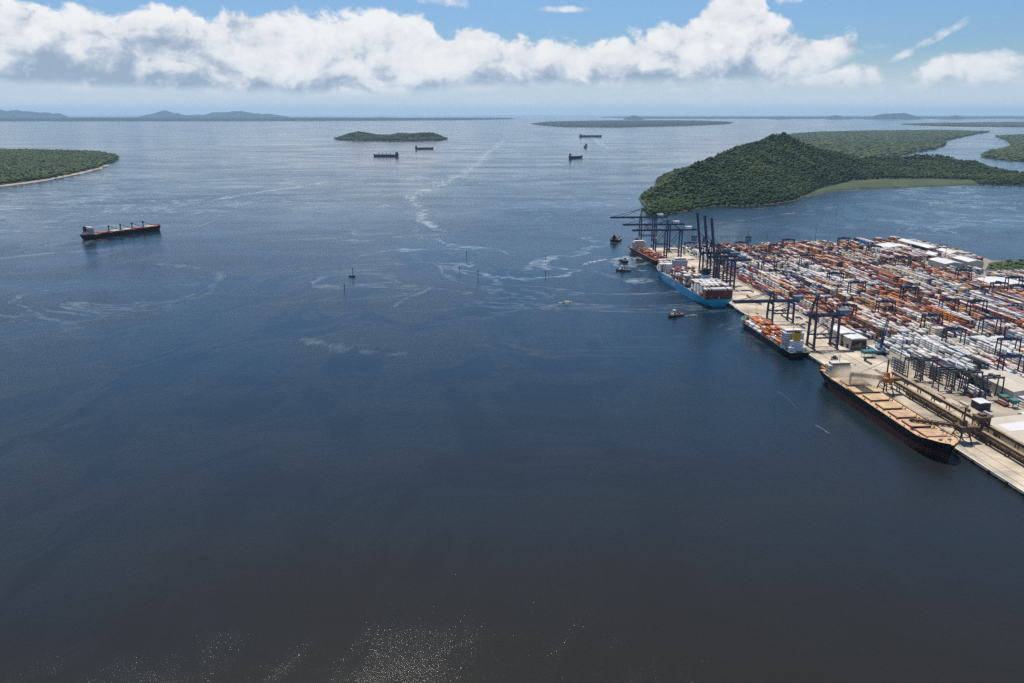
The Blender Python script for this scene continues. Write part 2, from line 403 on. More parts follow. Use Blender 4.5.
def foam_material(name, lo, hi, strength, scale, col=(.62, .70, .76, 1)):
    m = bpy.data.materials.new(name); m.use_nodes = True
    T = NT(m.node_tree); b = T.n['Principled BSDF']; out = T.n['Material Output']
    pos = T.new('ShaderNodeNewGeometry').outputs['Position']
    n = T.noise(T.vmath('MULTIPLY', pos, (1, .45, 0)), scale, 6, .65, .6).outputs['Fac']
    a = T.new('ShaderNodeAttribute', attribute_name='Col').outputs['Fac']
    f = T.step(T.math('ADD', n, T.math('MULTIPLY', T.math('SUBTRACT', a, 1.0), .34)), lo, hi, 0, strength)
    b.inputs['Base Color'].default_value = col; b.inputs['Roughness'].default_value = .7
    tr = T.new('ShaderNodeBsdfTransparent'); mx = T.new('ShaderNodeMixShader')
    T.l.new(f, mx.inputs[0]); T.l.new(tr.outputs[0], mx.inputs[1]); T.l.new(b.outputs[0], mx.inputs[2]); T.l.new(mx.outputs[0], out.inputs[0])
    return m
M['foam'] = foam_material('foam line on the water', .37, .74, .52, .03)
M['froth'] = foam_material('white wake', .38, .66, .75, .14)
M['slick'] = foam_material('thin foam slick', .40, .80, .20, .02)
def smooth_line(pts, k=6):
    P = np.array(pts, float)
    for _ in range(2):
        q = [P[0]]
        for a, b in zip(P, P[1:]): q += [a * .75 + b * .25, a * .25 + b * .75]
        P = np.array(q + [P[-1]])
    return P
def foam(pts, widths, m, z, name='foam'):
    """a ribbon of foam along ground points, five across, fading to its edges (Col)"""
    P = smooth_line(pts); n = len(P)
    w = np.interp(np.linspace(0, 1, n), np.linspace(0, 1, len(widths)), widths)
    t = np.gradient(P, axis=0); t /= np.linalg.norm(t, axis=1)[:, None] + 1e-9; nn = np.c_[-t[:, 1], t[:, 0]]
    V = []; C = []
    for i in range(n):
        e = min(1, i / 3, (n - 1 - i) / 3)
        for k, q in zip((-1, -.5, 0, .5, 1), (0, .75, 1, .75, 0)):
            p = P[i] + nn[i] * w[i] * k; V.append((p[0], p[1], z)); C.append([q * e] * 3)
    F = [(i * 5 + k, i * 5 + k + 1, i * 5 + k + 6, i * 5 + k + 5) for i in range(n - 1) for k in range(4)]
    o = np_mesh(name, V, F, [M[m]], col=np.array(C)); return tag(o, kind='stuff')
FOAM = [
    ([(505, 139), (497, 147), (486, 153), (478, 164), (460, 175), (443, 184), (424, 191), (408, 197), (414, 204), (424, 210), (419, 219), (432, 226), (447, 233)], [70, 64, 56, 44, 36, 28], 'foam'),
    ([(203, 204), (226, 197), (252, 193), (276, 190), (302, 187), (334, 180)], [36, 40, 30, 40, 26], 'foam'),
    ([(160, 232), (190, 228), (214, 222), (221, 213), (214, 208)], [6, 10, 14, 12], 'slick'),
    ([(220, 163), (228, 166), (240, 169)], [12, 8, 3], 'froth'),
    ([(616, 150), (604, 147), (598, 141), (590, 136)], [60, 70, 90, 60], 'foam'),
    ([(560, 163), (580, 160), (605, 158), (640, 158)], [40, 50, 40, 30], 'slick'),
    ([(640, 150), (690, 140), (735, 146), (790, 160)], [110, 140, 110, 60], 'slick'),
    ([(580, 266), (592, 262), (608, 259), (632, 258), (650, 259)], [8, 12, 9, 10, 6], 'froth'),
    ([(634, 270), (645, 271), (655, 271)], [5, 7, 4], 'froth'),
    ([(585, 268), (600, 273), (618, 278), (640, 284), (662, 292)], [18, 30, 24, 20, 12], 'slick'),
    ([(684, 316), (690, 315.5), (698, 315)], [4, 7, 5], 'froth'),
    ([(575, 303), (566, 303.5), (556, 302.5)], [3, 3, 2], 'froth'),
    ([(600, 215), (640, 213), (668, 213)], [14, 20, 8], 'foam'),
    ([(700, 226), (760, 218), (830, 208), (905, 199), (1010, 196)], [10, 16, 22, 26, 20], 'slick'),
    ([(740, 210), (810, 205), (880, 214), (960, 206), (1030, 210)], [10, 20, 16, 22, 20], 'slick'),
    ([(772, 388), (786, 397), (800, 412)], [2, 3, 2], 'slick'),
    ([(812, 424), (822, 429), (832, 436)], [1.5, 2, 1], 'foam'),
    ([(295, 336), (330, 347), (372, 352), (415, 358), (440, 356)], [14, 30, 26, 24, 10], 'slick'),
    ([(415, 232), (440, 248), (462, 262), (452, 276), (430, 290), (402, 300), (390, 312)], [16, 10, 12, 14, 9, 10], 'slick'),
    ([(470, 242), (500, 250), (520, 262), (500, 276), (545, 285)], [10, 12, 9, 8, 6], 'slick'),
    ([(140, 262), (180, 266), (225, 272), (215, 286), (180, 300)], [20, 26, 20, 12, 10], 'slick'),
    ([(60, 195), (110, 203), (190, 199), (260, 204), (350, 198), (430, 214)], [26, 30, 40, 34, 30, 20], 'slick'),
    ([(-20, 262), (30, 255), (80, 252), (140, 247)], [20, 24, 20, 10], 'slick'),
    ([(120, 172), (150, 162), (200, 150), (250, 137), (300, 131)], [60, 90, 130, 160, 120], 'slick'),
    ([(480, 170), (520, 172), (560, 180), (590, 178)], [40, 50, 40, 20], 'slick'),
    ([(430, 130), (470, 133), (520, 131), (600, 129)], [120, 170, 150, 120], 'slick'),
    ([(655, 165), (630, 172), (600, 168)], [30, 24, 20], 'foam'),
]
for k, (pp, ww, mm) in enumerate(FOAM): foam([at(*p) for p in pp], ww, mm, .12 + .03 * k)

# ------------------------------------------------------------------ land: islands, hill, coast
def inside(px_, py_, poly):
    r = np.zeros(px_.shape, bool); n = len(poly)
    for i in range(n):
        x1, y1 = poly[i]; x2, y2 = poly[(i + 1) % n]
        c = ((y1 > py_) != (y2 > py_)) & (px_ < (x2 - x1) * (py_ - y1) / (y2 - y1 + 1e-12) + x1); r ^= c
    return r
def seg_dist(X, Y, pts, closed, hv=None):
    best = np.full(X.shape, 1e12); val = np.zeros(X.shape); n = len(pts)
    for i in range(n if closed else n - 1):
        a, b = np.array(pts[i]), np.array(pts[(i + 1) % n]); d = b - a
        t = np.clip(((X - a[0]) * d[0] + (Y - a[1]) * d[1]) / (d @ d + 1e-9), 0, 1)
        q = np.hypot(X - a[0] - t * d[0], Y - a[1] - t * d[1]); k = q < best
        best = np.where(k, q, best)
        if hv is not None: val = np.where(k, hv[i] + (hv[(i + 1) % n] - hv[i]) * t, val)
    return best, val
def vnoise(X, Y, scale, seed, octs=4):
    out = np.zeros(X.shape); amp = 1.0; tot = 0
    for o in range(octs):
        g = np.random.default_rng(seed + o).random((64, 64)); x = X / scale * 2 ** o + 17.3 * o; y = Y / scale * 2 ** o + 9.1 * o
        xi = np.floor(x).astype(int); yi = np.floor(y).astype(int); fx = x - xi; fy = y - yi; fx = fx * fx * (3 - 2 * fx); fy = fy * fy * (3 - 2 * fy)
        G = lambda i, j: g[i % 64, j % 64]
        out += amp * ((G(xi, yi) * (1 - fx) + G(xi + 1, yi) * fx) * (1 - fy) + (G(xi, yi + 1) * (1 - fx) + G(xi + 1, yi + 1) * fx) * fy); tot += amp; amp *= .5
    return out / tot
class Land:
    """a land mass: shoreline polygon, ridge line with heights, noise"""
    def __init__(s, poly, ridge=None, rh=None, low=2.0, rough=6.0, nscale=300, seed=1, power=1.1, ramp=60):
        s.poly = poly; s.ridge = ridge; s.rh = rh; s.low = low; s.rough = rough; s.ns = nscale; s.seed = seed; s.power = power; s.ramp = ramp
    def h(s, X, Y):
        ds, _ = seg_dist(X, Y, s.poly, True); ins = inside(X, Y, s.poly)
        k = np.clip(ds / s.ramp, 0, 1)
        z = s.low * k
        if s.ridge is not None:
            dr, hv = seg_dist(X, Y, s.ridge, False, s.rh); z = z + hv * (ds / (ds + dr + 1)) ** s.power
        if s.ridge is not None: z = z + (s.rough * (vnoise(X, Y, s.ns, s.seed) - .5) + s.rough * .9 * (vnoise(X, Y, s.ns * .33, s.seed + 9, 3) - .5)) * k * (.35 + np.minimum(z, 90) / 60)
        else: z = z + s.rough * (vnoise(X, Y, s.ns, s.seed) - .35) * k
        return np.where(ins, np.maximum(z, .4 * k), -np.minimum(ds * .08, 6)), ins, ds
    def mesh(s, name, sp, m, extra=None):
        P = np.array(s.poly); x0, y0 = P.min(0) - sp * 2; x1, y1 = P.max(0) + sp * 2
        nx, ny = int((x1 - x0) / sp) + 2, int((y1 - y0) / sp) + 2
        X, Y = np.meshgrid(x0 + np.arange(nx) * sp, y0 + np.arange(ny) * sp)
        Z, ins, ds = s.h(X, Y)
        if extra is not None: Z = Z + extra(X, Y) * ins * np.clip(ds / (sp * 1.5), 0, 1)
        keep = ins | (ds < sp * 1.6)
        idx = np.arange(nx * ny).reshape(ny, nx)
        q = keep[:-1, :-1] & keep[1:, :-1] & keep[:-1, 1:] & keep[1:, 1:]
        F = np.stack([idx[:-1, :-1][q], idx[:-1, 1:][q], idx[1:, 1:][q], idx[1:, :-1][q]], 1)
        used = np.unique(F); rm = np.full(nx * ny, -1); rm[used] = np.arange(len(used))
        V = np.c_[X.ravel(), Y.ravel(), Z.ravel()][used]
        o = np_mesh(name, V, rm[F], [m], smooth=True); tag(o, kind='structure'); return o
    def spots(s, sp, seed, jitter=.45, margin=4.0):
        r = np.random.default_rng(seed); P = np.array(s.poly); x0, y0 = P.min(0); x1, y1 = P.max(0)
        X, Y = np.meshgrid(np.arange(x0, x1, sp), np.arange(y0, y1, sp))
        X = (X + r.uniform(-jitter, jitter, X.shape) * sp).ravel(); Y = (Y + r.uniform(-jitter, jitter, Y.shape) * sp).ravel()
        Z, ins, ds = s.h(X, Y); k = ins & (ds > margin)
        return X[k], Y[k], Z[k], ds[k]

def ico(sub):
    import bmesh
    b = bmesh.new(); bmesh.ops.create_icosphere(b, subdivisions=sub, radius=1.0); b.verts.ensure_lookup_table()
    V = np.array([v.co[:] for v in b.verts]); F = np.array([[v.index for v in f.verts] for f in b.faces]); b.free()
    k = V[F].mean(1)[:, 2] > -.45; F = F[k]; u = np.unique(F); rm = np.full(len(V), -1); rm[u] = np.arange(len(u))
    return V[u], rm[F]
def forest(name, X, Y, Z, rad, tall, seed, sub=1, hue=0.0, cols=None):
    """one canopy of many uneven crowns, each a lumpy leaf mass of its own size, tone and turn"""
    r = np.random.default_rng(seed); Vu, Fu = ico(sub); n = len(X); nv = len(Vu)
    jit = 1 + r.uniform(-.34, .30, (n, nv)); ang = r.uniform(0, 2 * math.pi, n); ca, sa = np.cos(ang)[:, None], np.sin(ang)[:, None]
    vx = Vu[None, :, 0] * jit; vy = Vu[None, :, 1] * jit; vz = Vu[None, :, 2] * (1 + r.uniform(-.25, .3, (n, nv)))
    V = np.stack([X[:, None] + (vx * ca - vy * sa) * rad[:, None], Y[:, None] + (vx * sa + vy * ca) * rad[:, None], Z[:, None] + tall[:, None] * (.62 + .42 * vz)], 2).reshape(-1, 3)
    F = (Fu[None] + (np.arange(n) * nv)[:, None, None]).reshape(-1, 3)
    base = np.array([[.017, .038, .014], [.027, .054, .017], [.039, .070, .021], [.025, .047, .019], [.056, .082, .027]]) if cols is None else np.array(cols)
    big = vnoise(X, Y, 160, seed + 5); pick = np.clip((big - .32) / .36 * 4 + r.normal(0, .9, n), 0, len(base) - 1).astype(int)
    C = base[pick] * r.uniform(.75, 1.25, (n, 1))
    C = np.repeat(C, nv, axis=0) * r.uniform(.85, 1.15, (n * nv, 1))
    o = np_mesh(name, V, F, [M['canopy']], col=C); return tag(o, kind='stuff')
def px_poly(pts): return [at(*p) for p in pts]
def ridge_from(rows, canopy=12.0):
    """rows (x, silhouette y, y of the ground under it) -> ridge points and their heights"""
    pts, hs = [], []
    for x, ys, yb in rows:
        X, Y = at(x, yb); dy = (341.5 - ys) / FPX
        z = CAM_H + Y * (-_s + dy * _c) / (_c + dy * _s)
        pts.append((X, Y)); hs.append(max(2.0, z - canopy))
    return pts, hs

# the forested hill across the channel
shore = px_poly([(641, 196), (640, 199), (646, 205), (643, 210), (645, 215), (660, 215.5), (679, 212.8), (700, 208), (718.6, 205.3), (745, 206), (770, 204.5), (793.6, 200.9), (806, 195.5), (818, 190), (835, 186.2),
                 (850, 182.5), (880, 180.8), (930, 180), (972, 181.5), (980, 184.6), (1024, 184.5), (1090, 184)])
back = [(2500, 4300), (2050, 4450), (1700, 4400), (1300, 4500), (950, 4250), (650, 3650), (560, 3150)]
rp, rh = ridge_from([(646, 193, 203), (668, 182, 200), (699, 165, 194), (722, 156, 189), (742, 148, 185), (750, 142, 183), (757, 138.5, 181), (772, 137.5, 178), (794, 141, 176), (825, 154, 172), (857, 161, 172), (896, 158.5, 170), (955, 154.5, 169.5), (983, 153.5, 169.5), (1007, 158, 170.5), (1060, 157, 170)])
hill = Land(shore + back, rp, rh, low=1.5, rough=34, nscale=460, seed=3, power=1.05)
hill.mesh('hill', 22, M['soil'])
marsh_poly = px_poly([(804, 197), (818, 189.6), (835, 185.6), (850, 182), (880, 180.2), (930, 179.5), (974, 181), (979, 184.6), (935, 186.2), (896, 187.9), (860, 189), (828, 191.5), (812, 195.5)])
X, Y, Z, D = hill.spots(9.2, 21)
keep = ~inside(X, Y, marsh_poly); X, Y, Z, D = X[keep], Y[keep], Z[keep], D[keep]
r_ = np.random.default_rng(5); n_ = len(X); Z = Z + 13 * (vnoise(X, Y, 55, 404, 3) - .5) * np.clip(D / 80, 0, 1)
emg = np.where(r_.random(n_) < .07, r_.uniform(1.25, 1.5, n_), 1.0)
forest('forest', X, Y, Z, r_.uniform(3.8, 7.2, n_) * emg, r_.uniform(8, 15, n_) * emg * np.clip(D / 60 + .5, .5, 1), 31)
marsh = Land(marsh_poly, None, None, low=2.6, rough=.8, nscale=60, seed=8, ramp=8)
mo = marsh.mesh('marsh_grass', 6, M['marsh'], extra=lambda X, Y: 2.2 + 1.2 * vnoise(X, Y, 9, 77, 2)); mo['kind'] = 'stuff'

# mangrove flats behind the hill
def flat_wood(name, pts, sp, crown, seed, low=2.0, trees=True, cols=None, tall=14.0):
    l = Land(px_poly(pts), None, None, low=low, rough=2.0, nscale=700, seed=seed, ramp=90)
    l.mesh('island', max(sp * 1.6, 30), M['soil'])
    X, Y, Z, D = l.spots(sp, seed + 50, margin=crown * .4); n = len(X); r = np.random.default_rng(seed)
    forest(name, X, Y, Z, r.uniform(.6, 1.0, n) * crown, tall * r.uniform(.7, 1.35, n), seed + 9, cols=cols)
    return l
mang = [(.045, .072, .028), (.055, .085, .030), (.066, .096, .034), (.050, .074, .032)]
flat_wood('mangrove_forest', [(768, 137), (790, 134.5), (817, 132.5), (872, 131.2), (935, 130.6), (991, 132), (975, 134.5), (959, 138), (945, 141), (947, 145), (935, 149), (920, 152), (896, 157.3), (860, 159), (830, 152), (790, 145)], 46, 34, 41, cols=mang)
flat_wood('mangrove_forest', [(1060, 134), (1024, 135), (995, 136.6), (1006, 140), (1011, 144), (1008, 148), (987, 152), (980, 156.5), (1010, 161), (1070, 162)], 36, 27, 42, cols=mang)
flat_wood('mangrove_forest', [(900, 124.3), (940, 123.2), (1010, 122.4), (1080, 122), (1080, 127), (1000, 126.8), (955, 126.3), (925, 125.6)], 95, 75, 43, cols=mang, tall=16)
left_poly = [(-90, 150.2), (0, 151), (60, 152), (100, 153.3), (117, 156.5), (119, 158.5), (111, 163), (100, 168.5), (76, 174), (46, 180), (0, 186), (-90, 197)]
ll = flat_wood('forest', left_poly, 21, 15, 44, cols=[(.036, .058, .022), (.050, .074, .026), (.064, .084, .032), (.042, .062, .030)], tall=17)
def beach():
    outer = smooth_line(px_poly([(-90, 197.4), (-40, 192), (0, 186.5), (24, 183.4), (46, 180.4), (60, 177.6), (76, 174.4), (90, 171.2), (100, 168.9), (108, 165)])); n = len(outer)
    wv = vnoise(outer[:, 0], outer[:, 1], 130, 515, 3); t = np.gradient(outer, axis=0); t /= np.linalg.norm(t, axis=1)[:, None]; nn = np.c_[-t[:, 1], t[:, 0]]
    w = np.clip((wv - .44) * 70, -10, 14)[:, None]
    V = np.r_[np.c_[outer - nn * (w + 4), np.full(n, -.5)], np.c_[outer + nn * 16, np.full(n, 3.2)]]
    F = [(i, i + 1, n + i + 1, n + i) for i in range(n - 1)]
    tag(np_mesh('beach', V, F, [M['beach']]), kind='structure')
beach()
# the two-humped island
ip = [(334, 139.3), (344, 137.6), (360, 136.8), (400, 136.6), (432, 137), (448, 139.2), (440, 140.6), (410, 140.9), (370, 140.7), (345, 140.4)]
rp, rh = ridge_from([(340, 136.8, 138.8), (350, 133.6, 138.6), (358, 131.6, 138.6), (365, 133.2, 138.6), (374, 135.4, 138.6), (386, 135.9, 138.6), (398, 133.6, 138.6), (412, 133.8, 138.6), (422, 132.8, 138.6), (431, 132.7, 138.6), (439, 135.6, 138.8), (444, 137.4, 139)], 10)
isl = Land(px_poly(ip), rp, rh, low=2, rough=10, nscale=250, seed=9, power=.55); isl.mesh('island', 26, M['soil'])
X, Y, Z, D = isl.spots(24, 61, margin=6); n_ = len(X); r_ = np.random.default_rng(62)
forest('forest', X, Y, Z, r_.uniform(11, 19, n_), r_.uniform(10, 20, n_), 63, cols=[(.022, .042, .022), (.032, .054, .026), (.040, .062, .028)])
# far coast lines and mountains
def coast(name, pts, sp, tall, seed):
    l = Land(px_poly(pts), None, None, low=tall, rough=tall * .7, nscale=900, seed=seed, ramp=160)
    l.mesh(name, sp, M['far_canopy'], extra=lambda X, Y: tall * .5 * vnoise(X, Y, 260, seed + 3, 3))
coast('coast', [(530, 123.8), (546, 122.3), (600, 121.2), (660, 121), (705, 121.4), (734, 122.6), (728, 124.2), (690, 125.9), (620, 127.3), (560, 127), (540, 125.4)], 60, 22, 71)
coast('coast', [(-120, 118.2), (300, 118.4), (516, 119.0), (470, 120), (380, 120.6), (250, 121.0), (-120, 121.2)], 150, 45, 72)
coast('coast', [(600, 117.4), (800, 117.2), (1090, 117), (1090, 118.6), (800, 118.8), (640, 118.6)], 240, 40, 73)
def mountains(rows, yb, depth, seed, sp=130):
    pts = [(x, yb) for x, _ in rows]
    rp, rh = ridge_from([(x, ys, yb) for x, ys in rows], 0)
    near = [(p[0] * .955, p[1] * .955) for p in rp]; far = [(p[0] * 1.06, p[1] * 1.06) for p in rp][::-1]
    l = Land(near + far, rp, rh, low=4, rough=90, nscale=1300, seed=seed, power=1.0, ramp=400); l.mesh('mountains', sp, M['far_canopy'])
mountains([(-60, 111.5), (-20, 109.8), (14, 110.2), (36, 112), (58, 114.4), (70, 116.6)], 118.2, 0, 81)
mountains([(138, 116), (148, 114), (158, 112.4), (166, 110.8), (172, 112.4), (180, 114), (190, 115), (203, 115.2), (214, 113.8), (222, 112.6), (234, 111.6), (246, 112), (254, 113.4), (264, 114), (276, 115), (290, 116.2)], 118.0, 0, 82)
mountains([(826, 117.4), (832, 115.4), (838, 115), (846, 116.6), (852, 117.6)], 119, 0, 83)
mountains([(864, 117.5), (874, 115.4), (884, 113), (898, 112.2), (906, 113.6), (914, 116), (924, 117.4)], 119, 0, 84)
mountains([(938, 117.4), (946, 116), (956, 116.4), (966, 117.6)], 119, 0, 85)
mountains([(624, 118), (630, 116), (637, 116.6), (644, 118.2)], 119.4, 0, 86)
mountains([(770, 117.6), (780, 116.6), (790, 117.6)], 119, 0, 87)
# haze over the estuary
def build_haze():
    b = MB(); b.bx(-119000, 119000, -119000, 119000, -9.0, 900.0)
    m = bpy.data.materials.new('sea haze'); m.use_nodes = True; T = NT(m.node_tree); T.n.clear()
    v = T.new('ShaderNodeVolumePrincipled'); v.inputs['Color'].default_value = (.52, .77, 1.0, 1); v.inputs['Density'].default_value = HAZE
    v.inputs['Anisotropy'].default_value = .2
    o = T.new('ShaderNodeOutputMaterial'); T.l.new(v.outputs[0], o.inputs['Volume'])
    tag(b.build('haze', m), kind='stuff')
HAZE = 1.5e-5
build_haze()

# ------------------------------------------------------------------ the port: land, quay, yard
def uvp(pts): return [uv(*p) for p in pts]
sh = [at(985, 262), at(1030, 257), at(1100, 255)]
yard_poly = uvp([(-160, 40), (1183, 40), (1183, 74)]) + [at(760, 247.5), at(830, 245), at(890, 242.5), at(925, 243), at(960, 252), at(992, 262), at(1030, 262.5), at(1120, 262)] + uvp([(700, 1000), (-160, 1000)])
tag(MB().prism(yard_poly, -3, QZ - .35).build('ground', M['yard']), kind='structure')
quay = MB(); quay.prism(uvp([(-160, 0), (930, 0), (950, 13), (1185, 13), (1185, 76), (-160, 76)]), 1.2, QZ)
qo = tag(quay.build('quay', M['concrete']), kind='structure')
wall = MB(); wall.prism(uvp([(-160, 7), (925, 7), (945, 20), (1180, 20), (1180, 40), (-160, 40)]), -4, 1.19)
for k in range(-20, 147): wall.box((*uv(k * 8.0, 2.0 if k < 116 else 15.0), -1.2), (2.2, 2.2, 4.7), rz=QA)
tag(wall.build('quay_wall', M['quay_side']), kind='structure')
cap = MB(); cap.prism(uvp([(-160, -.3), (930.1, -.3), (950.1, 12.7), (1185, 12.7), (1185, 13.9), (949.5, 13.9), (929.5, .9), (-160, .9)]), 1.6, QZ + .28); tag(cap.build('quay_kerb', M['cream']), kind='structure')
tag(MB().prism(uvp([(-160, 76.2), (330, 76.2), (330, 150), (150, 230), (-160, 230)]), 1.2, QZ - .3).build('pavement', M['paving']), kind='structure')
rails = MB()
for v_ in (15.0, 45.5): rails.prism(uvp([(260, v_ - .35), (1145, v_ - .35), (1145, v_ + .35), (260, v_ + .35)]), QZ, QZ + .05)
for v_ in (6.5, 18.0): rails.prism(uvp([(-150, v_ - .3), (259, v_ - .3), (259, v_ + .3), (-150, v_ + .3)]), QZ, QZ + .05)
tag(rails.build('crane_rail', M['rust']), kind='structure')
lanes = MB()
for v_ in (50, 55, 60, 65, 70): lanes.prism(uvp([(250, v_), (1145, v_), (1145, v_ + .35), (250, v_ + .35)]), QZ, QZ + .012)
for u_ in range(-150, 250, 24): lanes.prism(uvp([(u_, 2), (u_ + .3, 2), (u_ + .3, 27), (u_, 27)]), QZ, QZ + .012)
tag(lanes.build('road_markings', M['white_line']), kind='structure')
for k in range(-6, 44):
    f_ = MB(); f_.box((0, -.9, 0), (1.6, 1.0, 2.6)); f_.box((0, -.35, .2), (2.0, .3, 3.0))
    if k == -6: f0 = f_.build('fender', M['rubber'])
    o = f0 if k == -6 else f0.copy()
    if k != -6: COL.objects.link(o)
    o.location = (*uv(k * 21.0, -.25), 1.6); o.rotation_euler = (0, 0, QA - math.pi / 2 + math.pi / 2)
    o.rotation_euler = (0, 0, QA + math.pi / 2 - math.pi)
    tag(o, 'black rubber fender on the face of the concrete quay', 'fender', 'rubber fenders along the quay face')

# ------------------------------------------------------------------ ships
def lerp(a, b, t): return a + (b - a) * t
def sst(a, b, x):
    t = min(1, max(0, (x - a) / (b - a))); return t * t * (3 - 2 * t)
def hull_parts(root, L, B, F, mats, boot=2.0, bow_rise=2.5, stern_rise=0.0, transom=.82, deck_mat=None, rake=6.0, full=.80):
    """bow towards +y, waterline at z=0; returns the deck height function and half breadth function"""
    N = 44
    def bd(t):
        a = lerp(transom, 1, sst(0, .13, t)); e = 1 - max(0, (t - full) / (1 - full)) ** 2.1
        return B / 2 * a * max(.02, e) ** .62
    def bw(t):
        a = lerp(.42, 1, sst(0, .2, t)) if t > .012 else .3; e = 1 - min(1, max(0, (t - full + .06) / (1 - full + .02))) ** 1.7
        return B / 2 * a * max(.008, e)
    def zd(t): return F + bow_rise * sst(.86, .96, t) * (.75 + .25 * t) + stern_rise * (1 - sst(.1, .16, t))
    zs = [(-3, 0), (0, 0), (boot, 0), (None, .12), (None, .4), (None, .7), (None, 1)]
    b = MB(); rows = len(zs)
    for sgn in (-1, 1):
        vs = []; o = len(b.v)
        for i in range(N + 1):
            t = i / N; top = zd(t)
            for z, k in zs:
                zz = z if z is not None else boot + (top - boot) * k
                q = max(0, zz / F); hb = lerp(bw(t), bd(t), min(1, q) ** .75)
                y = -L / 2 + L * t - (1 - min(1, q)) * rake * sst(.85, 1, t) + (1 - min(1, q)) * 3.0 * (1 - sst(0, .08, t))
                vs.append((sgn * hb, y, zz))
        fs = []; ms = []
        for i in range(N):
            for r in range(rows - 1):
                a0 = i * rows + r; q = (a0, a0 + rows, a0 + rows + 1, a0 + 1)
                fs.append(q if sgn > 0 else q[::-1]); ms.append(0 if r < 2 else 1)
        b.v += vs; b.f += [tuple(k + o for k in q) for q in fs]; b.m += ms
    half = (N + 1) * rows
    for r in range(rows - 1):
        b.f.append((r, half + r, half + r + 1, r + 1)); b.m.append(0 if r < 2 else 1)
    b.build('hull', mats, root, smooth=False)
    d = MB()
    pr = [(-1, i) for i in range(N + 1)]
    vs = [];
    for i in range(N + 1):
        t = i / N; vs += [(-bd(t) + .15, -L / 2 + L * t, zd(t) - .9), (bd(t) - .15, -L / 2 + L * t, zd(t) - .9)]
    d.add(vs, [(2 * i, 2 * i + 1, 2 * i + 3, 2 * i + 2) for i in range(N)])
    d.build('deck', deck_mat or M['deck_grey'], root)
    return (lambda y: zd((y + L / 2) / L) - .9), (lambda y: bd((y + L / 2) / L))
def house(root, y, w, d, z, levels, m, lh=2.9, wing=None, name='superstructure', win=True, step=.0):
    """accommodation block of stacked decks with a row of windows each, bridge with wings on top"""
    b = MB()
    for k in range(levels):
        ww, dd = w * (1 - step * k), d * (1 - step * .6 * k); z0 = z + k * lh
        b.bx(-ww / 2, ww / 2, y - dd / 2, y + dd / 2, z0, z0 + lh - .35); b.bx(-ww / 2 - .5, ww / 2 + .5, y - dd / 2 - .5, y + dd / 2 + .5, z0 + lh - .349, z0 + lh - .001)
    o = b.build(name, m, root)
    if win:
        for k in range(1, levels):
            ww, dd = w * (1 - step * k), d * (1 - step * .6 * k); z0 = z + k * lh
            q = MB(); q.bx(-ww / 2 - .03, ww / 2 + .03, y - dd / 2 - .03, y + dd / 2 + .03, z0 + 1.3, z0 + 1.8); q.build('window_row', M['glass_band'], o)
    zt = z + levels * lh
    br = MB(); wg = wing or w
    br.bx(-w * .42, w * .42, y - d * .3, y + d * .42, zt, zt + 2.9); br.bx(-wg / 2, wg / 2, y + d * .12, y + d * .44, zt - .2, zt + .25)
    for sg in (-1, 1): br.bx(sg * wg / 2 - 1, sg * wg / 2 + 1, y + d * .1, y + d * .42, zt + .25, zt + 1.6)
    br.bx(-w * .44, w * .44, y - d * .33, y + d * .45, zt + 2.9, zt + 3.2)
    bo = br.build('bridge', m, root)
    gl = MB(); gl.bx(-w * .43, w * .43, y + d * .42, y + d * .432, zt + 1.3, zt + 2.4); gl.bx(-w * .43, w * .43, y - d * .312, y - d * .3, zt + 1.3, zt + 2.4)
    gl.build('window_row', M['glass_dark'], bo)
    ms = MB(); ms.tube((0, y, zt + 3), (0, y, zt + 12), .45, .2); ms.bx(-3, 3, y - .2, y + .2, zt + 8, zt + 8.5); ms.bx(-1.6, 1.6, y - .9, y - .5, zt + 10, zt + 10.4)
    ms.build('mast', M['white'], root)
    return zt
def funnel(root, x, y, z, w, d, h, m, band=None, topm=None):
    b = MB(); b.box((x, y, z + h / 2), (w, d, h), taper=.9); o = b.build('funnel', m, root)
    if band: q = MB(); q.box((x, y, z + h * .62), (w * .96, d * .96, h * .24), taper=.975); q.build('funnel_band', band, o)
    t = MB(); t.box((x, y, z + h + .6), (w * .82, d * .82, 1.2))
    for k in (-1, 0, 1): t.tube((x + k * w * .2, y, z + h), (x + k * w * .2, y - .4, z + h + 3.0), .5)
    t.build('exhaust', topm or M['black'], o)
def ship_crane(root, y, z, m, side=1, reach=22, up=12):
    b = MB(); b.tube((0, y, z), (0, y, z + up), 1.5, 1.2); b.box((0, y, z + up + 1.8), (3.6, 3.6, 3.6)); o = b.build('deck_crane', m, root)
    j = MB(); j.bar((0, y + 1, z + up + 1.5), (side * 2.4, y + reach, z + 5), 1.0, 1.0); j.bar((0, y, z + up + 4), (side * 2.4, y + reach, z + 5.4), .15); j.build('jib', m, o)
def bow_gear(root, y, z, bf):
    for s in (-1, 1):
        b = MB(); b.tube((s * 3.2, y, z + .9), (s * 5.2, y, z + .9), .9); b.box((s * 4.2, y - .2, z + .35), (2.6, 2.2, .7)); b.build('windlass', M['deck_grey'], root)
        b = MB(); b.tube((s * 2, y + 4, z), (s * 2, y + 4, z + 1.1), .35); b.build('bollard', M['deck_grey'], root)
    m = MB(); m.tube((0, y - 4, z), (0, y - 4, z + 11), .35, .2); m.bx(-1.5, 1.5, y - 4.1, y - 3.9, z + 8, z + 8.3); m.build('foremast', M['cream'], root)
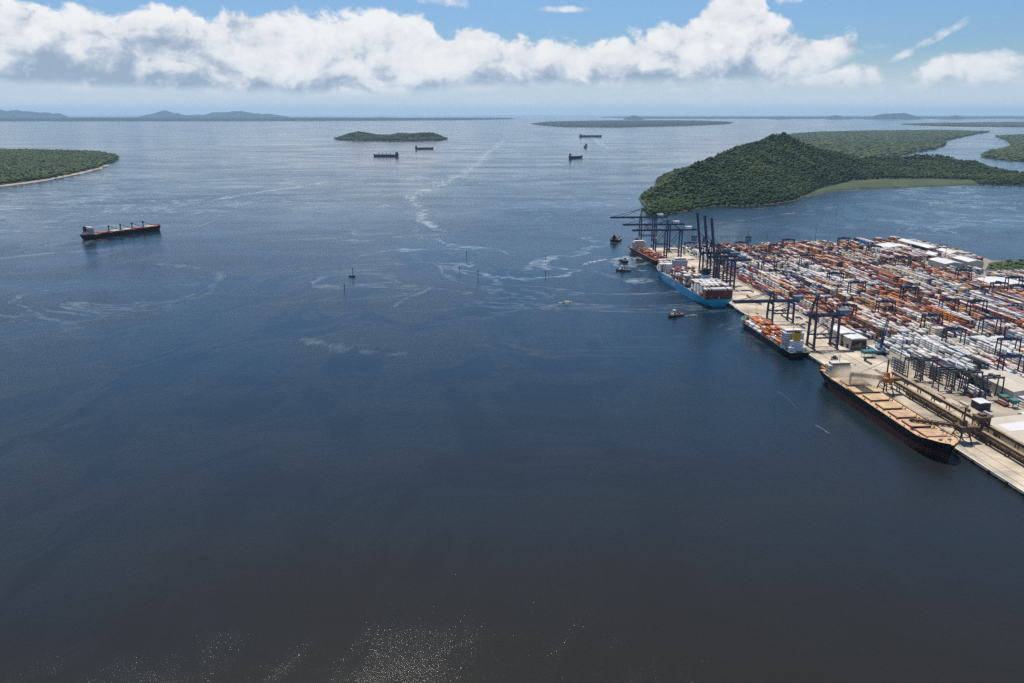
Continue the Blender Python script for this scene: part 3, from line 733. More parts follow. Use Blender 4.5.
def rails_on(root, L, zf, bf, m, y0, y1):
    n = int((y1 - y0) / 6)
    for s in (-1, 1):
        b = MB()
        for i in range(n):
            a = y0 + i * 6.0; c = a + 6.0
            p = (s * (bf(a) - .4), a, zf(a)); q = (s * (bf(c) - .4), c, zf(c))
            b.bar(p, (p[0], p[1], p[2] + 1.4), .14); b.bar((p[0], p[1], p[2] + 1.35), (q[0], q[1], q[2] + 1.35), .12); b.bar((p[0], p[1], p[2] + .7), (q[0], q[1], q[2] + .7), .1)
        b.build('railing', m, root)
def lifeboat(root, x, y, z):
    b = MB(); b.tube((x, y - 3.2, z), (x, y + 3.2, z), 1.3, 1.3, 8); b.tube((x, y + 3.2, z), (x, y + 4.6, z + .2), 1.3, .3, 8); b.tube((x, y - 3.2, z), (x, y - 4.2, z + .1), 1.3, .6, 8); b.bx(x - .7, x + .7, y - 2.6, y - .8, z + 1, z + 1.9)
    b.build('lifeboat', M['orange'], root)

def bulk_carrier(name, label, loc, rz, L, B, F, nh, hull, red, deck, hatch, boot=2.0, cranes=0, crane_m=None, house_m=None, funnel_m=None, levels=5, open_hatch=None, band=None, group=None, dust=None):
    root = thing(name, label, 'cargo ship', (*loc, 0), rz, group)
    zf, bf = hull_parts(root, L, B, F, [red, hull], boot=boot, bow_rise=2.4, deck_mat=deck, full=.87, rake=3.5)
    ya = -L / 2 + L * .085; aft = -L / 2 + L * .175; fwd = L / 2 - L * .085
    pitch = (fwd - aft) / nh; hl = pitch * .70; hw = B * .60; z = zf(0)
    for k in range(nh):
        yc = aft + pitch * (k + .5); b = MB(); b.bx(-hw / 2, hw / 2, yc - hl / 2, yc + hl / 2, z, z + 1.3)
        co = b.build('hatch_coaming', M['black'] if dust else deck, root)
        hm = hatch if not isinstance(hatch, list) else hatch[k % len(hatch)]
        halves = ((-hw / 2 - .3, -.12), (.12, hw / 2 + .3))
        if open_hatch == k: halves = ((-hw / 2 - 5.2, -hw / 4 - 1.5), (hw / 4 + 1.5, hw / 2 + 5.2))
        for x0, x1 in halves:
            c = MB(); c.bx(x0, x1, yc - hl / 2 - .3, yc + hl / 2 + .3, z + 1.3, z + 2.1)
            for j in range(4): yy = yc - hl / 2 + (j + .5) * hl / 4; c.bx(x0 + .3, x1 - .3, yy - .15, yy + .15, z + 2.1, z + 2.3)
            c.build('hatch_cover', hm, root)
        if open_hatch == k: q = MB(); q.bx(-hw / 4 - 1.4, hw / 4 + 1.4, yc - hl / 2 + .4, yc + hl / 2 - .4, z + 1.0, z + 1.34); q.build('hold_shade', M['wall_dark'], root)  # dark slab on the coaming, painted as the shade down in the hold
        if dust:
            for s in (-1, 1):
                for dx in (.31, .36): v = MB(); v.tube((s * B * dx, yc + hl * .62, z), (s * B * dx, yc + hl * .62, z + 2.0), .4, .5, 8); v.build('deck_vent', M['rust'], root)
                v = MB(); v.box((s * B * .41, yc + pitch * .1, z + .6), (.8, 1.0, 1.2)); v.build('deck_locker', M['rust'], root)
    zt = house(root, ya, B * .74, L * .055, zf(ya), levels, house_m or M['white'], wing=B * .98, step=.02)
    funnel(root, 0, ya - L * .05, zf(ya), 6.5, 6.0, levels * 2.9 + 3.5, funnel_m or M['black'], band)
    sh_ = MB(); sh_.bx(-5, 5, ya - L * .072, ya - L * .031, zf(ya), zf(ya) + levels * 1.6); sh_.build('engine_casing', house_m or M['white'], root)
    lifeboat(root, B * .36, ya - L * .055, zf(ya) + 4)
    bow_gear(root, L / 2 - L * .05, zf(L / 2 - L * .05), bf)
    rails_on(root, L, zf, bf, deck if dust else M['white'], -L / 2 + 6, L / 2 - 14)
    for k in range(cranes):
        ship_crane(root, aft + (fwd - aft) * (k + 1) / (cranes + 1) - (pitch * .0), z, crane_m or M['cream'], side=1 if k % 2 else -1, reach=pitch * .75)
    return root
bulk_u0, bulk_L, bulk_B = 67.0, 220.0, 32.0
bulk = bulk_carrier('bulk_carrier', 'black hulled bulk carrier with dusty tan hatch covers moored under the ship loaders', uv(bulk_u0 + bulk_L / 2, -bulk_B / 2 - 2.2), QA + math.pi, bulk_L, bulk_B, 14.5, 7,
    M['hull_black'], M['hull_red'], M['deck_salmon'], [M['hatch_tan']] * 4 + [M['hatch_pink']] * 3, boot=6.5, house_m=M['white_dusty'], funnel_m=M['white_dusty'], levels=4, open_hatch=1, dust=True)
ac = at(121, 237.5); a0 = at(83, 240); a1 = at(161, 229.5)
bulk_carrier('bulk_carrier', 'anchored black bulk carrier with red deck and four deck cranes, alone at left', ((a0[0] + a1[0]) / 2, (a0[1] + a1[1]) / 2), -math.atan2(a1[0] - a0[0], a1[1] - a0[1]), 208, 32, 12, 5,
    M['hull_black'], M['hull_red'], M['deck_red'], [M['hatch_red'], M['hatch_cream'], M['hatch_cream'], M['hatch_red'], M['hatch_cream']], boot=1.6, cranes=4, crane_m=M['grey_steel'], levels=5)
def far_ship(label, x0, x1, y, bow_right, L=None, turn=0.0, cranes=0, **kw):
    p, q = at(x0, y), at(x1, y); L = L or math.dist(p, q); rz = -math.pi / 2 if bow_right else math.pi / 2
    kw = {**dict(hull=M['hull_far'], red=M['hull_far'], deck=M['deck_grey'], hatch=M['hull_far'], boot=.5), **kw}
    return bulk_carrier('bulk_carrier', label, ((p[0] + q[0]) / 2, (p[1] + q[1]) / 2), rz + turn, L, max(22, L * .155), kw.pop('F', 13), 5, cranes=cranes, **kw)
far_ship('dark geared bulk carrier with deck cranes anchored below the two-humped island', 373, 399, 156.6, False, turn=R(-8), cranes=4, crane_m=M['hull_far'], house_m=M['grey_steel'])
far_ship('dark bulk carrier with a tall stern house, off the two-humped island', 415, 433.5, 149.2, True, turn=R(6), house_m=M['grey_steel'])
far_ship('long low dark blue ship lying broadside, farthest of the anchored ships', 579, 602, 136.9, True, L=285, F=20, house_m=M['hull_far'], levels=3)
far_ship('small dark ship seen end-on, between the long low ship and the red-decked one', 583, 588, 147.4, False, L=150, turn=R(80), house_m=M['grey_steel'], levels=4)
far_ship('small red-decked ship seen nearly end-on, nearest of the anchored ships up the channel', 571.5, 580.5, 158.2, True, L=130, turn=R(42), deck=M['deck_red'], hatch=M['hatch_red'], house_m=M['white'], levels=5, hull=M['hull_black'])
mc = at(616, 240)
far_ship('small black ship with a white house, alone off the tips of the lowered crane booms', 613.5, 618.5, 240.6, True, L=44, turn=R(70), hull=M['hull_black'], house_m=M['white'], levels=2, F=5)

CONTS = []      # every container: world x, y, z(base), heading of its long side, length, colour name, zone, on top of its stack, end showing
def stack_bay(root_loc, rz, x0, rows, y, z, tiers, pick, zone, L=12.19):
    """rows of containers athwart a ship at local y"""
    ca, sa = math.cos(rz), math.sin(rz)
    for r in range(rows):
        n = tiers(r) if callable(tiers) else tiers
        for k in range(n):
            lx = x0 + r * 2.52
            CONTS.append((root_loc[0] + lx * ca - y * sa, root_loc[1] + lx * sa + y * ca, z + k * 2.62, rz + math.pi / 2, L, pick(r, k, n), zone, k == n - 1, r == 0 or r == rows - 1))
def wpick(d):
    ks, ws = list(d), list(d.values())
    return lambda *a: random.choices(ks, ws)[0]

# the large blue container ship
BL, BB = 292.0, 46.5; bu = 638 + BL / 2; bl_loc = uv(bu, -BB / 2 - 1.8); brz = QA + R(1.7)
blue = thing('container_ship', 'large light blue container ship stacked with white containers, moored beside raised crane booms', 'container ship', (*bl_loc, 0), brz)
zf, bf = hull_parts(blue, BL, BB, 13.5, [M['hull_red'], M['hull_blue']], boot=.5, bow_rise=3, transom=.96, deck_mat=M['deck_grey'], rake=9, full=.76)
house(blue, 44, 24, 13, zf(38), 10, M['white'], wing=46, step=.0)
b_ = MB(); b_.bx(-17, 17, 66, 74, zf(60), zf(60) + 17); b_.build('breakwater', M['white'], blue)
funnel(blue, 5, -68, zf(0), 11, 12, 33, M['hull_navy'], M['band_blue'])
cs_ = MB(); cs_.bx(-12, 14, -75, -61, zf(0), zf(0) + 15); cs_.build('engine_casing', M['cream'], blue)
bow_gear(blue, BL / 2 - 12, zf(BL / 2 - 12), bf); rails_on(blue, BL, zf, bf, M['white'], -BL / 2 + 4, BL / 2 - 20)
lb_ = MB()
for k in range(int(BL / 13.3) - 2):
    y = -BL / 2 + 9 + k * 13.3
    for s in (-1, 1): lb_.bx(s * 19 - .3, s * 19 + .3, y - 6.8, y - 6.3, zf(y), zf(y) + 11)
    lb_.bx(-19, 19, y - 6.75, y - 6.35, zf(y) + 10.5, zf(y) + 11)
lb_.build('lashing_bridge', M['grey_steel'], blue)
def hull_text(root, body, x, y0, z, size, m, rz):
    cu = bpy.data.curves.new('hull_lettering', 'FONT'); cu.body = body; cu.size = size; cu.extrude = .05; cu.align_x = 'CENTER'
    t_ = bpy.data.objects.new('hull_lettering', cu); COL.objects.link(t_)
    dg = bpy.context.evaluated_depsgraph_get(); me = bpy.data.meshes.new_from_object(t_.evaluated_get(dg)); bpy.data.objects.remove(t_)
    o = bpy.data.objects.new('hull_lettering', me); COL.objects.link(o); me.materials.clear(); me.materials.append(m)
    o.parent = root; o.location = (x, y0, z); o.rotation_euler = (math.pi / 2, 0, rz); return o
hull_text(blue, 'MAERSK', -BB / 2 - .12, 42, 3.4, 10.5, M['letter'], -math.pi / 2); hull_text(blue, 'LINE', -BB / 2 - .12, 2, 3.4, 10.5, M['letter'], -math.pi / 2)
whites = wpick({'white': 70, 'grey': 9, 'rust red': 11, 'brown': 7, 'cream': 8})
mixed = wpick({'white': 24, 'rust red': 34, 'brown': 14, 'grey': 10, 'cream': 10, 'navy': 6})
for k in range(21):
    y = -BL / 2 + 9.0 + k * 13.3 - (2 if k < 1 else 0)
    if abs(y - 44) < 12.6 or abs(y - 70) < 10.3 or abs(y + 68) < 13: continue
    hb = bf(y + 6) - .8; rows = int(2 * hb / 2.52); rows = min(rows, 17); x0 = -(rows - 1) * 2.52 / 2
    full_ = 7 if y < 30 else 5 if y < 95 else 4
    if k == 0: stack_bay(bl_loc, brz, x0, rows, y, zf(y) + 1.2, 6, lambda r, kk, n: random.choices(['rust red', 'brown', 'orange', 'white'], [70, 24, 2, 2])[0] if kk < n - 1 or random.random() < .25 else 'white', 'blue ship')
    elif -32 < y < 25: stack_bay(bl_loc, brz, x0, rows, y, zf(y) + 1.2, lambda r: max(2, full_ - random.choice([0, 0, 1, 1, 2])), mixed, 'blue ship')
    else: stack_bay(bl_loc, brz, x0, rows, y, zf(y) + 1.2, lambda r: full_ - (random.random() < .06), lambda r, kk, n: whites() if kk == n - 1 else (mixed() if random.random() < .5 else 'white'), 'blue ship')
# the dark ship with orange containers
OL, OB = 178.0, 29.0; ou = 366 + OL / 2; or_loc = uv(ou, -OB / 2 - 1.6); orz = QA + R(.6)
orange = thing('container_ship', 'dark hulled container ship with orange containers and a yellow funnel', 'container ship', (*or_loc, 0), orz)
zf, bf = hull_parts(orange, OL, OB, 9.0, [M['hull_red'], M['hull_navy']], boot=.4, bow_rise=3, transom=.92, deck_mat=M['deck_green'], rake=7, full=.78)
ya = -OL / 2 + 25; zt = house(orange, ya, 24, 11, zf(ya), 7, M['white'], wing=29, step=.0)
b_ = MB(); b_.bx(-8, 8, ya - 13, ya - 5.6, zf(ya), zf(ya) + 12.5); b_.bx(-11, 11, ya - 17, ya - 13, zf(ya), zf(ya) + 5); b_.build('engine_casing', M['white'], orange)
funnel(orange, 0, ya - 9.5, zf(ya) + 12.6, 9, 6.5, 9.5, M['yellow'], None)
lifeboat(orange, -11.8, ya - 2, zf(ya) + 7); lifeboat(orange, 11.8, ya - 2, zf(ya) + 7)
bow_gear(orange, OL / 2 - 9, zf(OL / 2 - 9), bf); rails_on(orange, OL, zf, bf, M['white'], -OL / 2 + 3, OL / 2 - 14)
b_ = MB()
for s in (-1, 1): b_.tube((s * 4, -OL / 2 + 5, zf(-OL / 2 + 5) + .8), (s * 7, -OL / 2 + 5, zf(-OL / 2 + 5) + .8), .8); b_.box((s * 9, -OL / 2 + 9, zf(-80) + .6), (1.4, 1.4, 1.2))
b_.build('mooring_winch', M['deck_grey'], orange)
og = wpick({'orange': 62, 'rust red': 18, 'tan': 8, 'white': 7, 'brown': 5})
for k in range(9):
    y = ya + 14.5 + k * 13.4
    hb = bf(y + 6) - .4; rows = min(11, int(2 * hb / 2.52)); x0 = -(rows - 1) * 2.52 / 2
    prof = [random.choice([2, 3, 3, 4]) for _ in range(3)]
    ht = [4, 4, 3, 4, 3, 4, 4, 4, 3][k]
    if k in (4, 7): left = ['white'] * 6
    def pk(r, kk, n, k=k):
        if r < 2 and k in (1, 4, 5, 6, 7) and random.random() < .85: return 'white' if k > 2 else 'grey'
        if k == 8: return random.choice(['rust red', 'rust red', 'brown', 'orange'])
        return og()
    stack_bay(or_loc, orz, x0, rows, y, zf(y) + .9, lambda r, ht=ht: max(1, ht - (2 if (r < 2) else 0) - (random.random() < .12) - (1 if r > rows - 3 and ht > 3 else 0)), pk, 'orange ship')
# the red-decked ship at the far end of the quay
RL, RB = 212.0, 30.0; rl_loc = uv(966 + RL / 2, -RB / 2 + 1.0); rrz = QA + math.pi + R(4.0)
red = thing('container_ship', 'dark ship with a red deck, farthest along the quay under lowered booms', 'container ship', (*rl_loc, 0), rrz)
zf, bf = hull_parts(red, RL, RB, 10, [M['hull_red'], M['hull_black']], boot=1.0, bow_rise=2.4, transom=.9, deck_mat=M['deck_red'])
house(red, -RL / 2 + 34, 25, 13, zf(0), 5, M['white'], wing=29); funnel(red, 0, -RL / 2 + 18, zf(0), 8, 7, 18, M['hull_black'])
bow_gear(red, RL / 2 - 9, zf(RL / 2 - 9), bf); rails_on(red, RL, zf, bf, M['white'], -RL / 2 + 5, RL / 2 - 12)
for k in range(9):
    y = -RL / 2 + 54 + k * 15.5; b_ = MB(); b_.bx(-10.5, 10.5, y - 6.4, y + 6.4, zf(y), zf(y) + 2.2)
    for j in range(4): b_.bx(-10.3, 10.3, y - 4.8 + j * 3.2 - .15, y - 4.8 + j * 3.2 + .15, zf(y) + 2.2, zf(y) + 2.4)
    b_.build('hatch_cover', M['hatch_red'], red)
    if k in (1, 2, 3, 5, 6, 7): stack_bay(rl_loc, rrz, -8.8, 8, y, zf(y) + 2.45, lambda r: random.choice([0, 1, 1, 2]), wpick({'rust red': 60, 'orange': 22, 'brown': 12, 'tan': 8}), 'red ship')

def mooring(root, rz, loc, pts):
    """lines from the ship's rail (local x, y, z) to bollards on the quay (quay u, v)"""
    ca, sa = math.cos(-rz), math.sin(-rz)
    for (x, y, z), (u_, v_) in pts:
        q = uv(u_, v_); dx, dy = q[0] - loc[0], q[1] - loc[1]; e = Vector((dx * ca - dy * sa, dx * sa + dy * ca, QZ + .4)); p = Vector((x, y, z)); b = MB(); last = p
        for k in range(1, 9): t = k / 8; c = p.lerp(e, t) - Vector((0, 0, 2.2 * t * (1 - t))); b.bar(last, c, .22); last = c
        b.build('mooring_line', M['cream'], root)
bulk_loc = uv(bulk_u0 + bulk_L / 2, -bulk_B / 2 - 2.2)
mooring(bulk, QA + math.pi, bulk_loc, [((-4, 108, 15), (14, 1.5)), ((-6, 107, 15), (18, 1.5)), ((-9, 104, 15), (34, 1.5)), ((-12, -106, 14), (312, 1.5)), ((-12, -107, 14), (320, 1.5))])
mooring(orange, orz, or_loc, [((12, -87, 9), (340, 1.5)), ((12, -86, 9), (346, 1.5)), ((6, 84, 11), (566, 1.5)), ((5, 86, 11), (572, 1.5))])
mooring(blue, brz, bl_loc, [((20, -144, 13), (612, 1.5)), ((21, -144, 13), (618, 1.5))])

# tugs and boats
def tug(label, loc, rz, L=27.0, B=9.5, hull=None, house_m=None, low=False):
    root = thing('tugboat', label, 'tugboat', (*loc, 0), rz)
    zf, bf = hull_parts(root, L, B, 2.6, [M['black'], hull or M['hull_black']], boot=.3, bow_rise=1.1, transom=.85, deck_mat=M['deck_red'] if not low else M['deck_grey'], rake=1.5, full=.6)
    b = MB(); b.bx(-2.9, 2.9, -1, L * .24, zf(0), zf(0) + 2.8); b.bx(-2.3, 2.3, .5, L * .19, zf(0) + 2.8, zf(0) + 5.2); b.build('deckhouse', house_m or M['cream'], root)
    w = MB(); w.bx(-1.9, 1.9, 1.2, L * .16, zf(0) + 5.2, zf(0) + 7.6); w.bx(-2.2, 2.2, .9, L * .175, zf(0) + 7.6, zf(0) + 7.9); wo = w.build('wheelhouse', M['white'], root)
    g = MB(); g.bx(-1.93, 1.93, 1.17, L * .162, zf(0) + 6.2, zf(0) + 7.3); g.build('window_row', M['glass_dark'], wo)
    m = MB(); m.tube((0, 1.5, zf(0) + 7.9), (0, 1.5, zf(0) + 12.5), .2, .1); m.bx(-1.2, 1.2, 1.4, 1.6, zf(0) + 10, zf(0) + 10.2); m.build('mast', M['white'], root)
    for s in (-1, 1): q = MB(); q.tube((s * 1.8, -1.6, zf(0)), (s * 1.8, -1.6, zf(0) + 6.2), .5, .45); q.build('exhaust', M['black'], root)
    k = MB(); k.tube((-1.4, -L * .2, zf(0) + .9), (1.4, -L * .2, zf(0) + .9), .8); k.bx(-1.6, 1.6, -L * .3, -L * .28, zf(0), zf(0) + 1.5); k.build('towing_winch', M['rust'], root)
    for i in range(9):
        y = -L / 2 + 2 + i * (L - 5) / 8
        for s in (-1, 1): n = MB(); n.tube((s * (bf(y) + .15), y, 1.2), (s * (bf(y) + .55), y, 1.2), .65, n=8); n.build('tyre_fender', M['rubber'], root)
    return root
def heading(x0, y0, x1, y1):
    p, q = at(x0, y0), at(x1, y1); return ((p[0] + q[0]) / 2, (p[1] + q[1]) / 2), -math.atan2(q[0] - p[0], q[1] - p[1])
l_, h_ = heading(684, 314.5, 667, 317.5); tug('red-brown tugboat steaming away from the stern of the blue ship, white wake behind it', l_, h_, 29, 10, M['tug_red'])
l_, h_ = heading(631, 270.8, 616, 270.8); tug('low black tugboat lying broadside off the bow of the blue ship, nearer of two', l_, h_, 30, 9.5, low=True, house_m=M['white'])
l_, h_ = heading(619, 260.5, 629, 263); tug('dark tugboat in white wash beside the red-decked ship, farther of two', l_, h_, 28, 9.5)
l_, h_ = heading(574, 302.6, 559, 302.6)
mb = thing('motorboat', 'small white motorboat under way on open water, left of the tugboats', 'motorboat', (*l_, 0), h_)
zf, bf = hull_parts(mb, 16, 4.0, 1.3, [M['white'], M['white']], boot=.2, bow_rise=.5, deck_mat=M['white_dusty'], rake=2, full=.5)
b_ = MB(); b_.bx(-1.3, 1.3, -3, 2.4, zf(0), zf(0) + 1.7); b_.bx(-1.4, 1.4, -4.5, 2.6, zf(0) + 1.7, zf(0) + 1.9); cb_ = b_.build('cabin', M['white'], mb)
b_ = MB(); b_.bx(-1.32, 1.32, -2.4, 2.42, zf(0) + .9, zf(0) + 1.5); b_.build('window_row', M['glass_dark'], cb_)
# channel marks
def beacon(x, y, h, label):
    p = at(x, y); root = thing('channel_beacon', label, 'beacon', (*p, 0))
    b = MB(); b.tube((0, 0, -2), (0, 0, h), .5, .4, 8); b.build('post', M['black'], root)
    b = MB(); b.tube((0, 0, h - 2.6), (0, 0, h - .3), .8, .8, 8); b.bar((-1.1, 0, h + .2), (1.1, 0, h + .2), .3); b.tube((0, 0, h), (0, 0, h + 1.3), .3, .3, 8); b.build('topmark', M['grey_steel'], root)
beacon(344.5, 290, 9, 'thin dark channel beacon standing just below the moored work float')
beacon(466.5, 256, 9, 'thin dark channel beacon, farthest of the group left of the blue ship')
beacon(459.5, 270, 7, 'short thin channel beacon, left and lowest of the three close together')
beacon(478, 279, 15, 'tall thin channel beacon with dark post, right of the short one')
beacon(545.5, 258, 6, 'thin faint channel beacon left of the tugboats, farther of its pair')
beacon(545.5, 276, 9, 'thin dark channel beacon left of the tugboats, nearer of its pair')
p_ = at(352, 276.5); wf = thing('work_float', 'small black float with a tall pole, alone in mid channel', 'float', (*p_, 0), R(70))
b_ = MB(); b_.prism([(-3, -5), (3, -5), (3, 4), (1.5, 6), (-1.5, 6), (-3, 4)], -.6, 1.8); b_.bx(-3.1, 3.1, -5.1, -4.6, 1.8, 2.4); b_.build('pontoon', M['black'], wf)
b_ = MB(); b_.tube((-1.2, -2.6, 1.8), (-1.2, -2.6, 17), .5, .35, 8); b_.bx(-2.2, -.2, -3.2, -2.0, 13.6, 15.6); b_.build('pole', M['black'], wf)
# dolphins and catwalk off the terminal's far end
def dolphin(x, y, label, group=None):
    p = at(x, y); root = thing('mooring_dolphin', label, 'mooring dolphin', (*p, 0), QA, group)
    b = MB()
    for i in (-1, 1):
        for j in (-1, 1): b.tube((i * 3.6, j * 3.6, -3), (i * 3.2, j * 3.2, 3.6), .7, n=8)
    b.build('pile', M['quay_side'], root)
    c = MB(); c.bx(-6, 6, -5, 5, 3.6, 6.2); c.bx(-1, 1, -1, 1, 6.2, 7.6); c.bx(-6.2, -5.9, -3, 3, 1.6, 6); c.build('cap', M['black'], root)
    return p
d1 = dolphin(694, 238.2, 'dark mooring dolphin just past the lowered booms, left end of the catwalk')
d2 = dolphin(748.5, 238.8, 'dark mooring dolphin beyond the container yard, right end of the catwalk')
cw = MB(); cw.bar((d1[0] + 6, d1[1], 5.6), (d2[0] - 6, d2[1], 5.6), 1.6, .5); cw.bar((d1[0] + 6, d1[1] - .8, 6.8), (d2[0] - 6, d2[1] - .8, 6.8), .15)
for k in range(7): q = k / 6; cw.bar((lerp(d1[0] + 6, d2[0] - 6, q), lerp(d1[1], d2[1], q), -2), (lerp(d1[0] + 6, d2[0] - 6, q), lerp(d1[1], d2[1], q), 5.4), .5)
tag(cw.build('catwalk', M['grey_steel']), 'long thin catwalk over the water between two mooring dolphins', 'catwalk')

# ------------------------------------------------------------------ ship-to-shore cranes
def sts_crane(label, u, up, m, house_m, boom=66.0, back=24.0, H=46.0, gauge=30.5, w=19.0, apex=30.0, v0=15.0, group='ship-to-shore cranes on the quay'):
    root = thing('quay_crane', label, 'quay crane', (*uv(u, v0), QZ + .05), QA, group)
    g = gauge
    for x in (0, g):
        for y in (-w / 2, w / 2):
            b = MB(); b.bar((x, y, 1.6), (x, y * .82, H + 1), 2.3, 2.5); b.build('leg', m, root)
            b = MB(); b.bx(x - .7, x + .7, y - 4.5, y + 4.5, .7, 1.7)
            for k in range(4): b.tube((x - .3, y - 3.6 + k * 2.4, .45), (x + .3, y - 3.6 + k * 2.4, .45), .45, n=8)
            b.build('bogie', m, root)
        b = MB(); b.bar((x, -w / 2, 4.5), (x, w / 2, 4.5), 1.6, 1.8); b.build('sill_beam', m, root)
        b = MB(); b.bar((x, -w * .42, H - 1), (x, w * .42, H - 1), 1.6, 2.0); b.build('cross_beam', m, root)
    for y in (-w / 2, w / 2):
        b = MB(); b.bar((0, y * .95, 15), (g, y * .95, 15), 1.3, 1.8); b.build('portal_beam', m, root)
        b = MB(); b.bar((0, y * .95, 16), (g, y * .83, H - 2), .8); b.bar((g / 2, y * .9, (H + 14) / 2), (g, y * .95, 16), .6); b.build('brace', m, root)
    b = MB()
    for y in (-3.2, 3.2): b.bar((-3, y, H + 2.2), (g + back, y, H + 2.2), 1.5, 3.2)
    for k in range(8): x = -2 + k * (g + back) / 7; b.bar((x, -3.2, H + 2.6), (x, 3.2, H + 2.6), .7)
    b.build('girder', m, root)
    tip = Vector((-3 - boom, 0, H + 2.2)) if not up else Vector((-3 - boom * math.cos(R(82)), 0, H + 2.2 + boom * math.sin(R(82))))
    b = MB(); d = tip - Vector((-3, 0, H + 2.2))
    for y in (-3.2, 3.2): b.bar(Vector((-3.2, y, H + 2.2)), tip + Vector((0, y, 0)), 1.6, 3.2)
    for k in range(9): p = Vector((-3, 0, H + 2.2)) + d * (k + .5) / 9; b.bar(p + Vector((0, -3.2, 0)), p + Vector((0, 3.2, 0)), .6)
    for k in range(8):
        p = Vector((-3, 0, H + 2.2)) + d * (k + .5) / 9; q = p + d / 9; b.bar(p + Vector((0, -3.2, 0)), q + Vector((0, 3.2, 0)), .4)
    b.build('boom', m, root)
    top = Vector((2, 0, H + apex))
    b = MB()
    for y in (-w * .3, w * .3): b.bar((0, y * 1.3, H), top + Vector((0, y * .3, 0)), 1.4); b.bar((g, y * 1.2, H + 1), top + Vector((0, y * .3, 0)), .7)
    b.bar(top + Vector((0, -w * .1, 0)), top + Vector((0, w * .1, 0)), 1.0); b.bar((0, -w * .2, H + apex * .5), (0, w * .2, H + apex * .5), .7); b.build('apex_frame', m, root)
    b = MB()
    for y in (-1.6, 1.6):
        b.bar(top + Vector((0, y, 0)), (g + back - 2, y, H + 3), .45)
        if not up: b.bar(top + Vector((0, y, 0)), tip * .62 + Vector((-3, 0, H + 2.2)) * .38 + Vector((0, y, .8)), .45); b.bar(top + Vector((0, y, 0)), tip * .94 + Vector((-3, 0, H + 2.2)) * .06 + Vector((0, y, .8)), .45)
        else: b.bar(top + Vector((0, y, 0)), (Vector((-3, 0, H + 2.2)) + d * .55) + Vector((0, y, 0)), .4)
    b.build('stay', m, root)
    b = MB(); b.bx(g + back * .25, g + back * .25 + 13, -4, 4, H + 3.9, H + 8.6); b.bx(g + back * .25 - .4, g + back * .25 + 13.4, -4.4, 4.4, H + 8.6, H + 9.0); b.build('machinery_house', house_m, root)
    tx = -20 if not up else g * .4
    b = MB(); b.bx(tx - 3, tx + 3, -2.6, 2.6, H - .4, H + .9); to = b.build('trolley', m, root)
    b = MB(); b.bx(tx + 3.2, tx + 5.8, -1.3, 1.3, H - 3, H - .2); b.build('cab', M['white'], to)
    b = MB()
    for i in (-1, 1):
        for j in (-1, 1): b.bar((tx + i * 1.0, j * 2, H - .4), (tx + i * 1.0, j * 2, H - 14), .12)
    b.bx(tx - 1.2, tx + 1.2, -6, 6, H - 14.8, H - 14); b.build('spreader', M['yellow'], to)
    return root
def u_of(x, y, z, v=0): return to_uv(*at(x, y, z))[0]
for (tx, ty, lab) in [(614.5, 217.6, 'farthest of three navy quay cranes with booms lowered over the red-decked ship'), (618.5, 225, 'middle of three navy quay cranes with booms lowered over the red-decked ship'), (625.5, 230.6, 'nearest of three navy quay cranes with booms lowered over the red-decked ship')]:
    print('crane u', u_of(tx, ty, QZ + 57)); sts_crane(lab, u_of(tx, ty, QZ + 57), False, M['navy'], M['white'], boom=68, back=32, v0=16.0, H=55, apex=22)
for (hx, hy, lab) in [(706.8, 253, 'farthest of three blue quay cranes with booms raised upright beside the blue ship'), (713.3, 256.8, 'middle of three blue quay cranes with booms raised upright beside the blue ship'), (719.2, 260.4, 'nearest of three blue quay cranes with booms raised upright beside the blue ship')]:
    sts_crane(lab, u_of(hx, hy, QZ + 48), True, M['navy'] if hx < 719 else M['blue_dark'], M['blue_house'], boom=72, back=30)
uC2 = u_of(816, 347.5, QZ); uC1 = u_of(779, 320.5, QZ)
sts_crane('dark blue quay crane behind the white stern house of the orange-loaded ship', uC2, False, M['blue_dark'], M['blue_house'], boom=5, H=40, apex=26, back=8)
sts_crane('dark blue quay crane with its boom lowered over the bow of the orange-loaded ship', uC1 - 9, False, M['blue_dark'], M['blue_house'], boom=52, H=29, apex=16, back=10)

# ------------------------------------------------------------------ yard gantries
def make_rtg(m, span=25.0, H=24.0, depth=9.0):
    root = thing('yard_gantry_crane', '', 'gantry crane', (0, 0, 0), 0)
    for x in (-span / 2, span / 2):
        for y in (-depth / 2, depth / 2):
            b = MB(); b.bar((x, y, 1.6), (x, y * .75, H), 1.1, 1.2); b.build('leg', m, root)
            b = MB(); b.tube((x - .5, y * 1.15, .8), (x + .5, y * 1.15, .8), .8, n=10); b.build('wheel', M['rubber'], root)
        b = MB(); b.bar((x, -depth / 2 - 1.5, 2.0), (x, depth / 2 + 1.5, 2.0), 1.2, 1.1); b.build('sill_beam', m, root)
        b = MB(); b.bar((x, -depth * .375, H - .4), (x, depth * .375, H - .4), 1.0, 1.0); b.build('end_beam', m, root)
    for y in (-depth * .33, depth * .33): b = MB(); b.bar((-span / 2 - 1.2, y, H + 1), (span / 2 + 1.2, y, H + 1), 1.1, 1.9); b.build('girder', m, root)
    b = MB(); b.bx(-5, 1, -depth * .4, depth * .4, H + 2.1, H + 4.0); t = b.build('trolley', m, root)
    b = MB(); b.bx(1.4, 3.4, -1, 1, H - 2.4, H); b.build('cab', M['white'], t)
    b = MB(); b.bx(span / 2 - .4, span / 2 + 2.6, -2.2, 2.2, 2.6, 5.0); b.build('power_unit', m, root)
    return root
RTG = {'navy': make_rtg(M['blue_dark']), 'grey': make_rtg(M['grey_steel'])}
used_rtg = set()
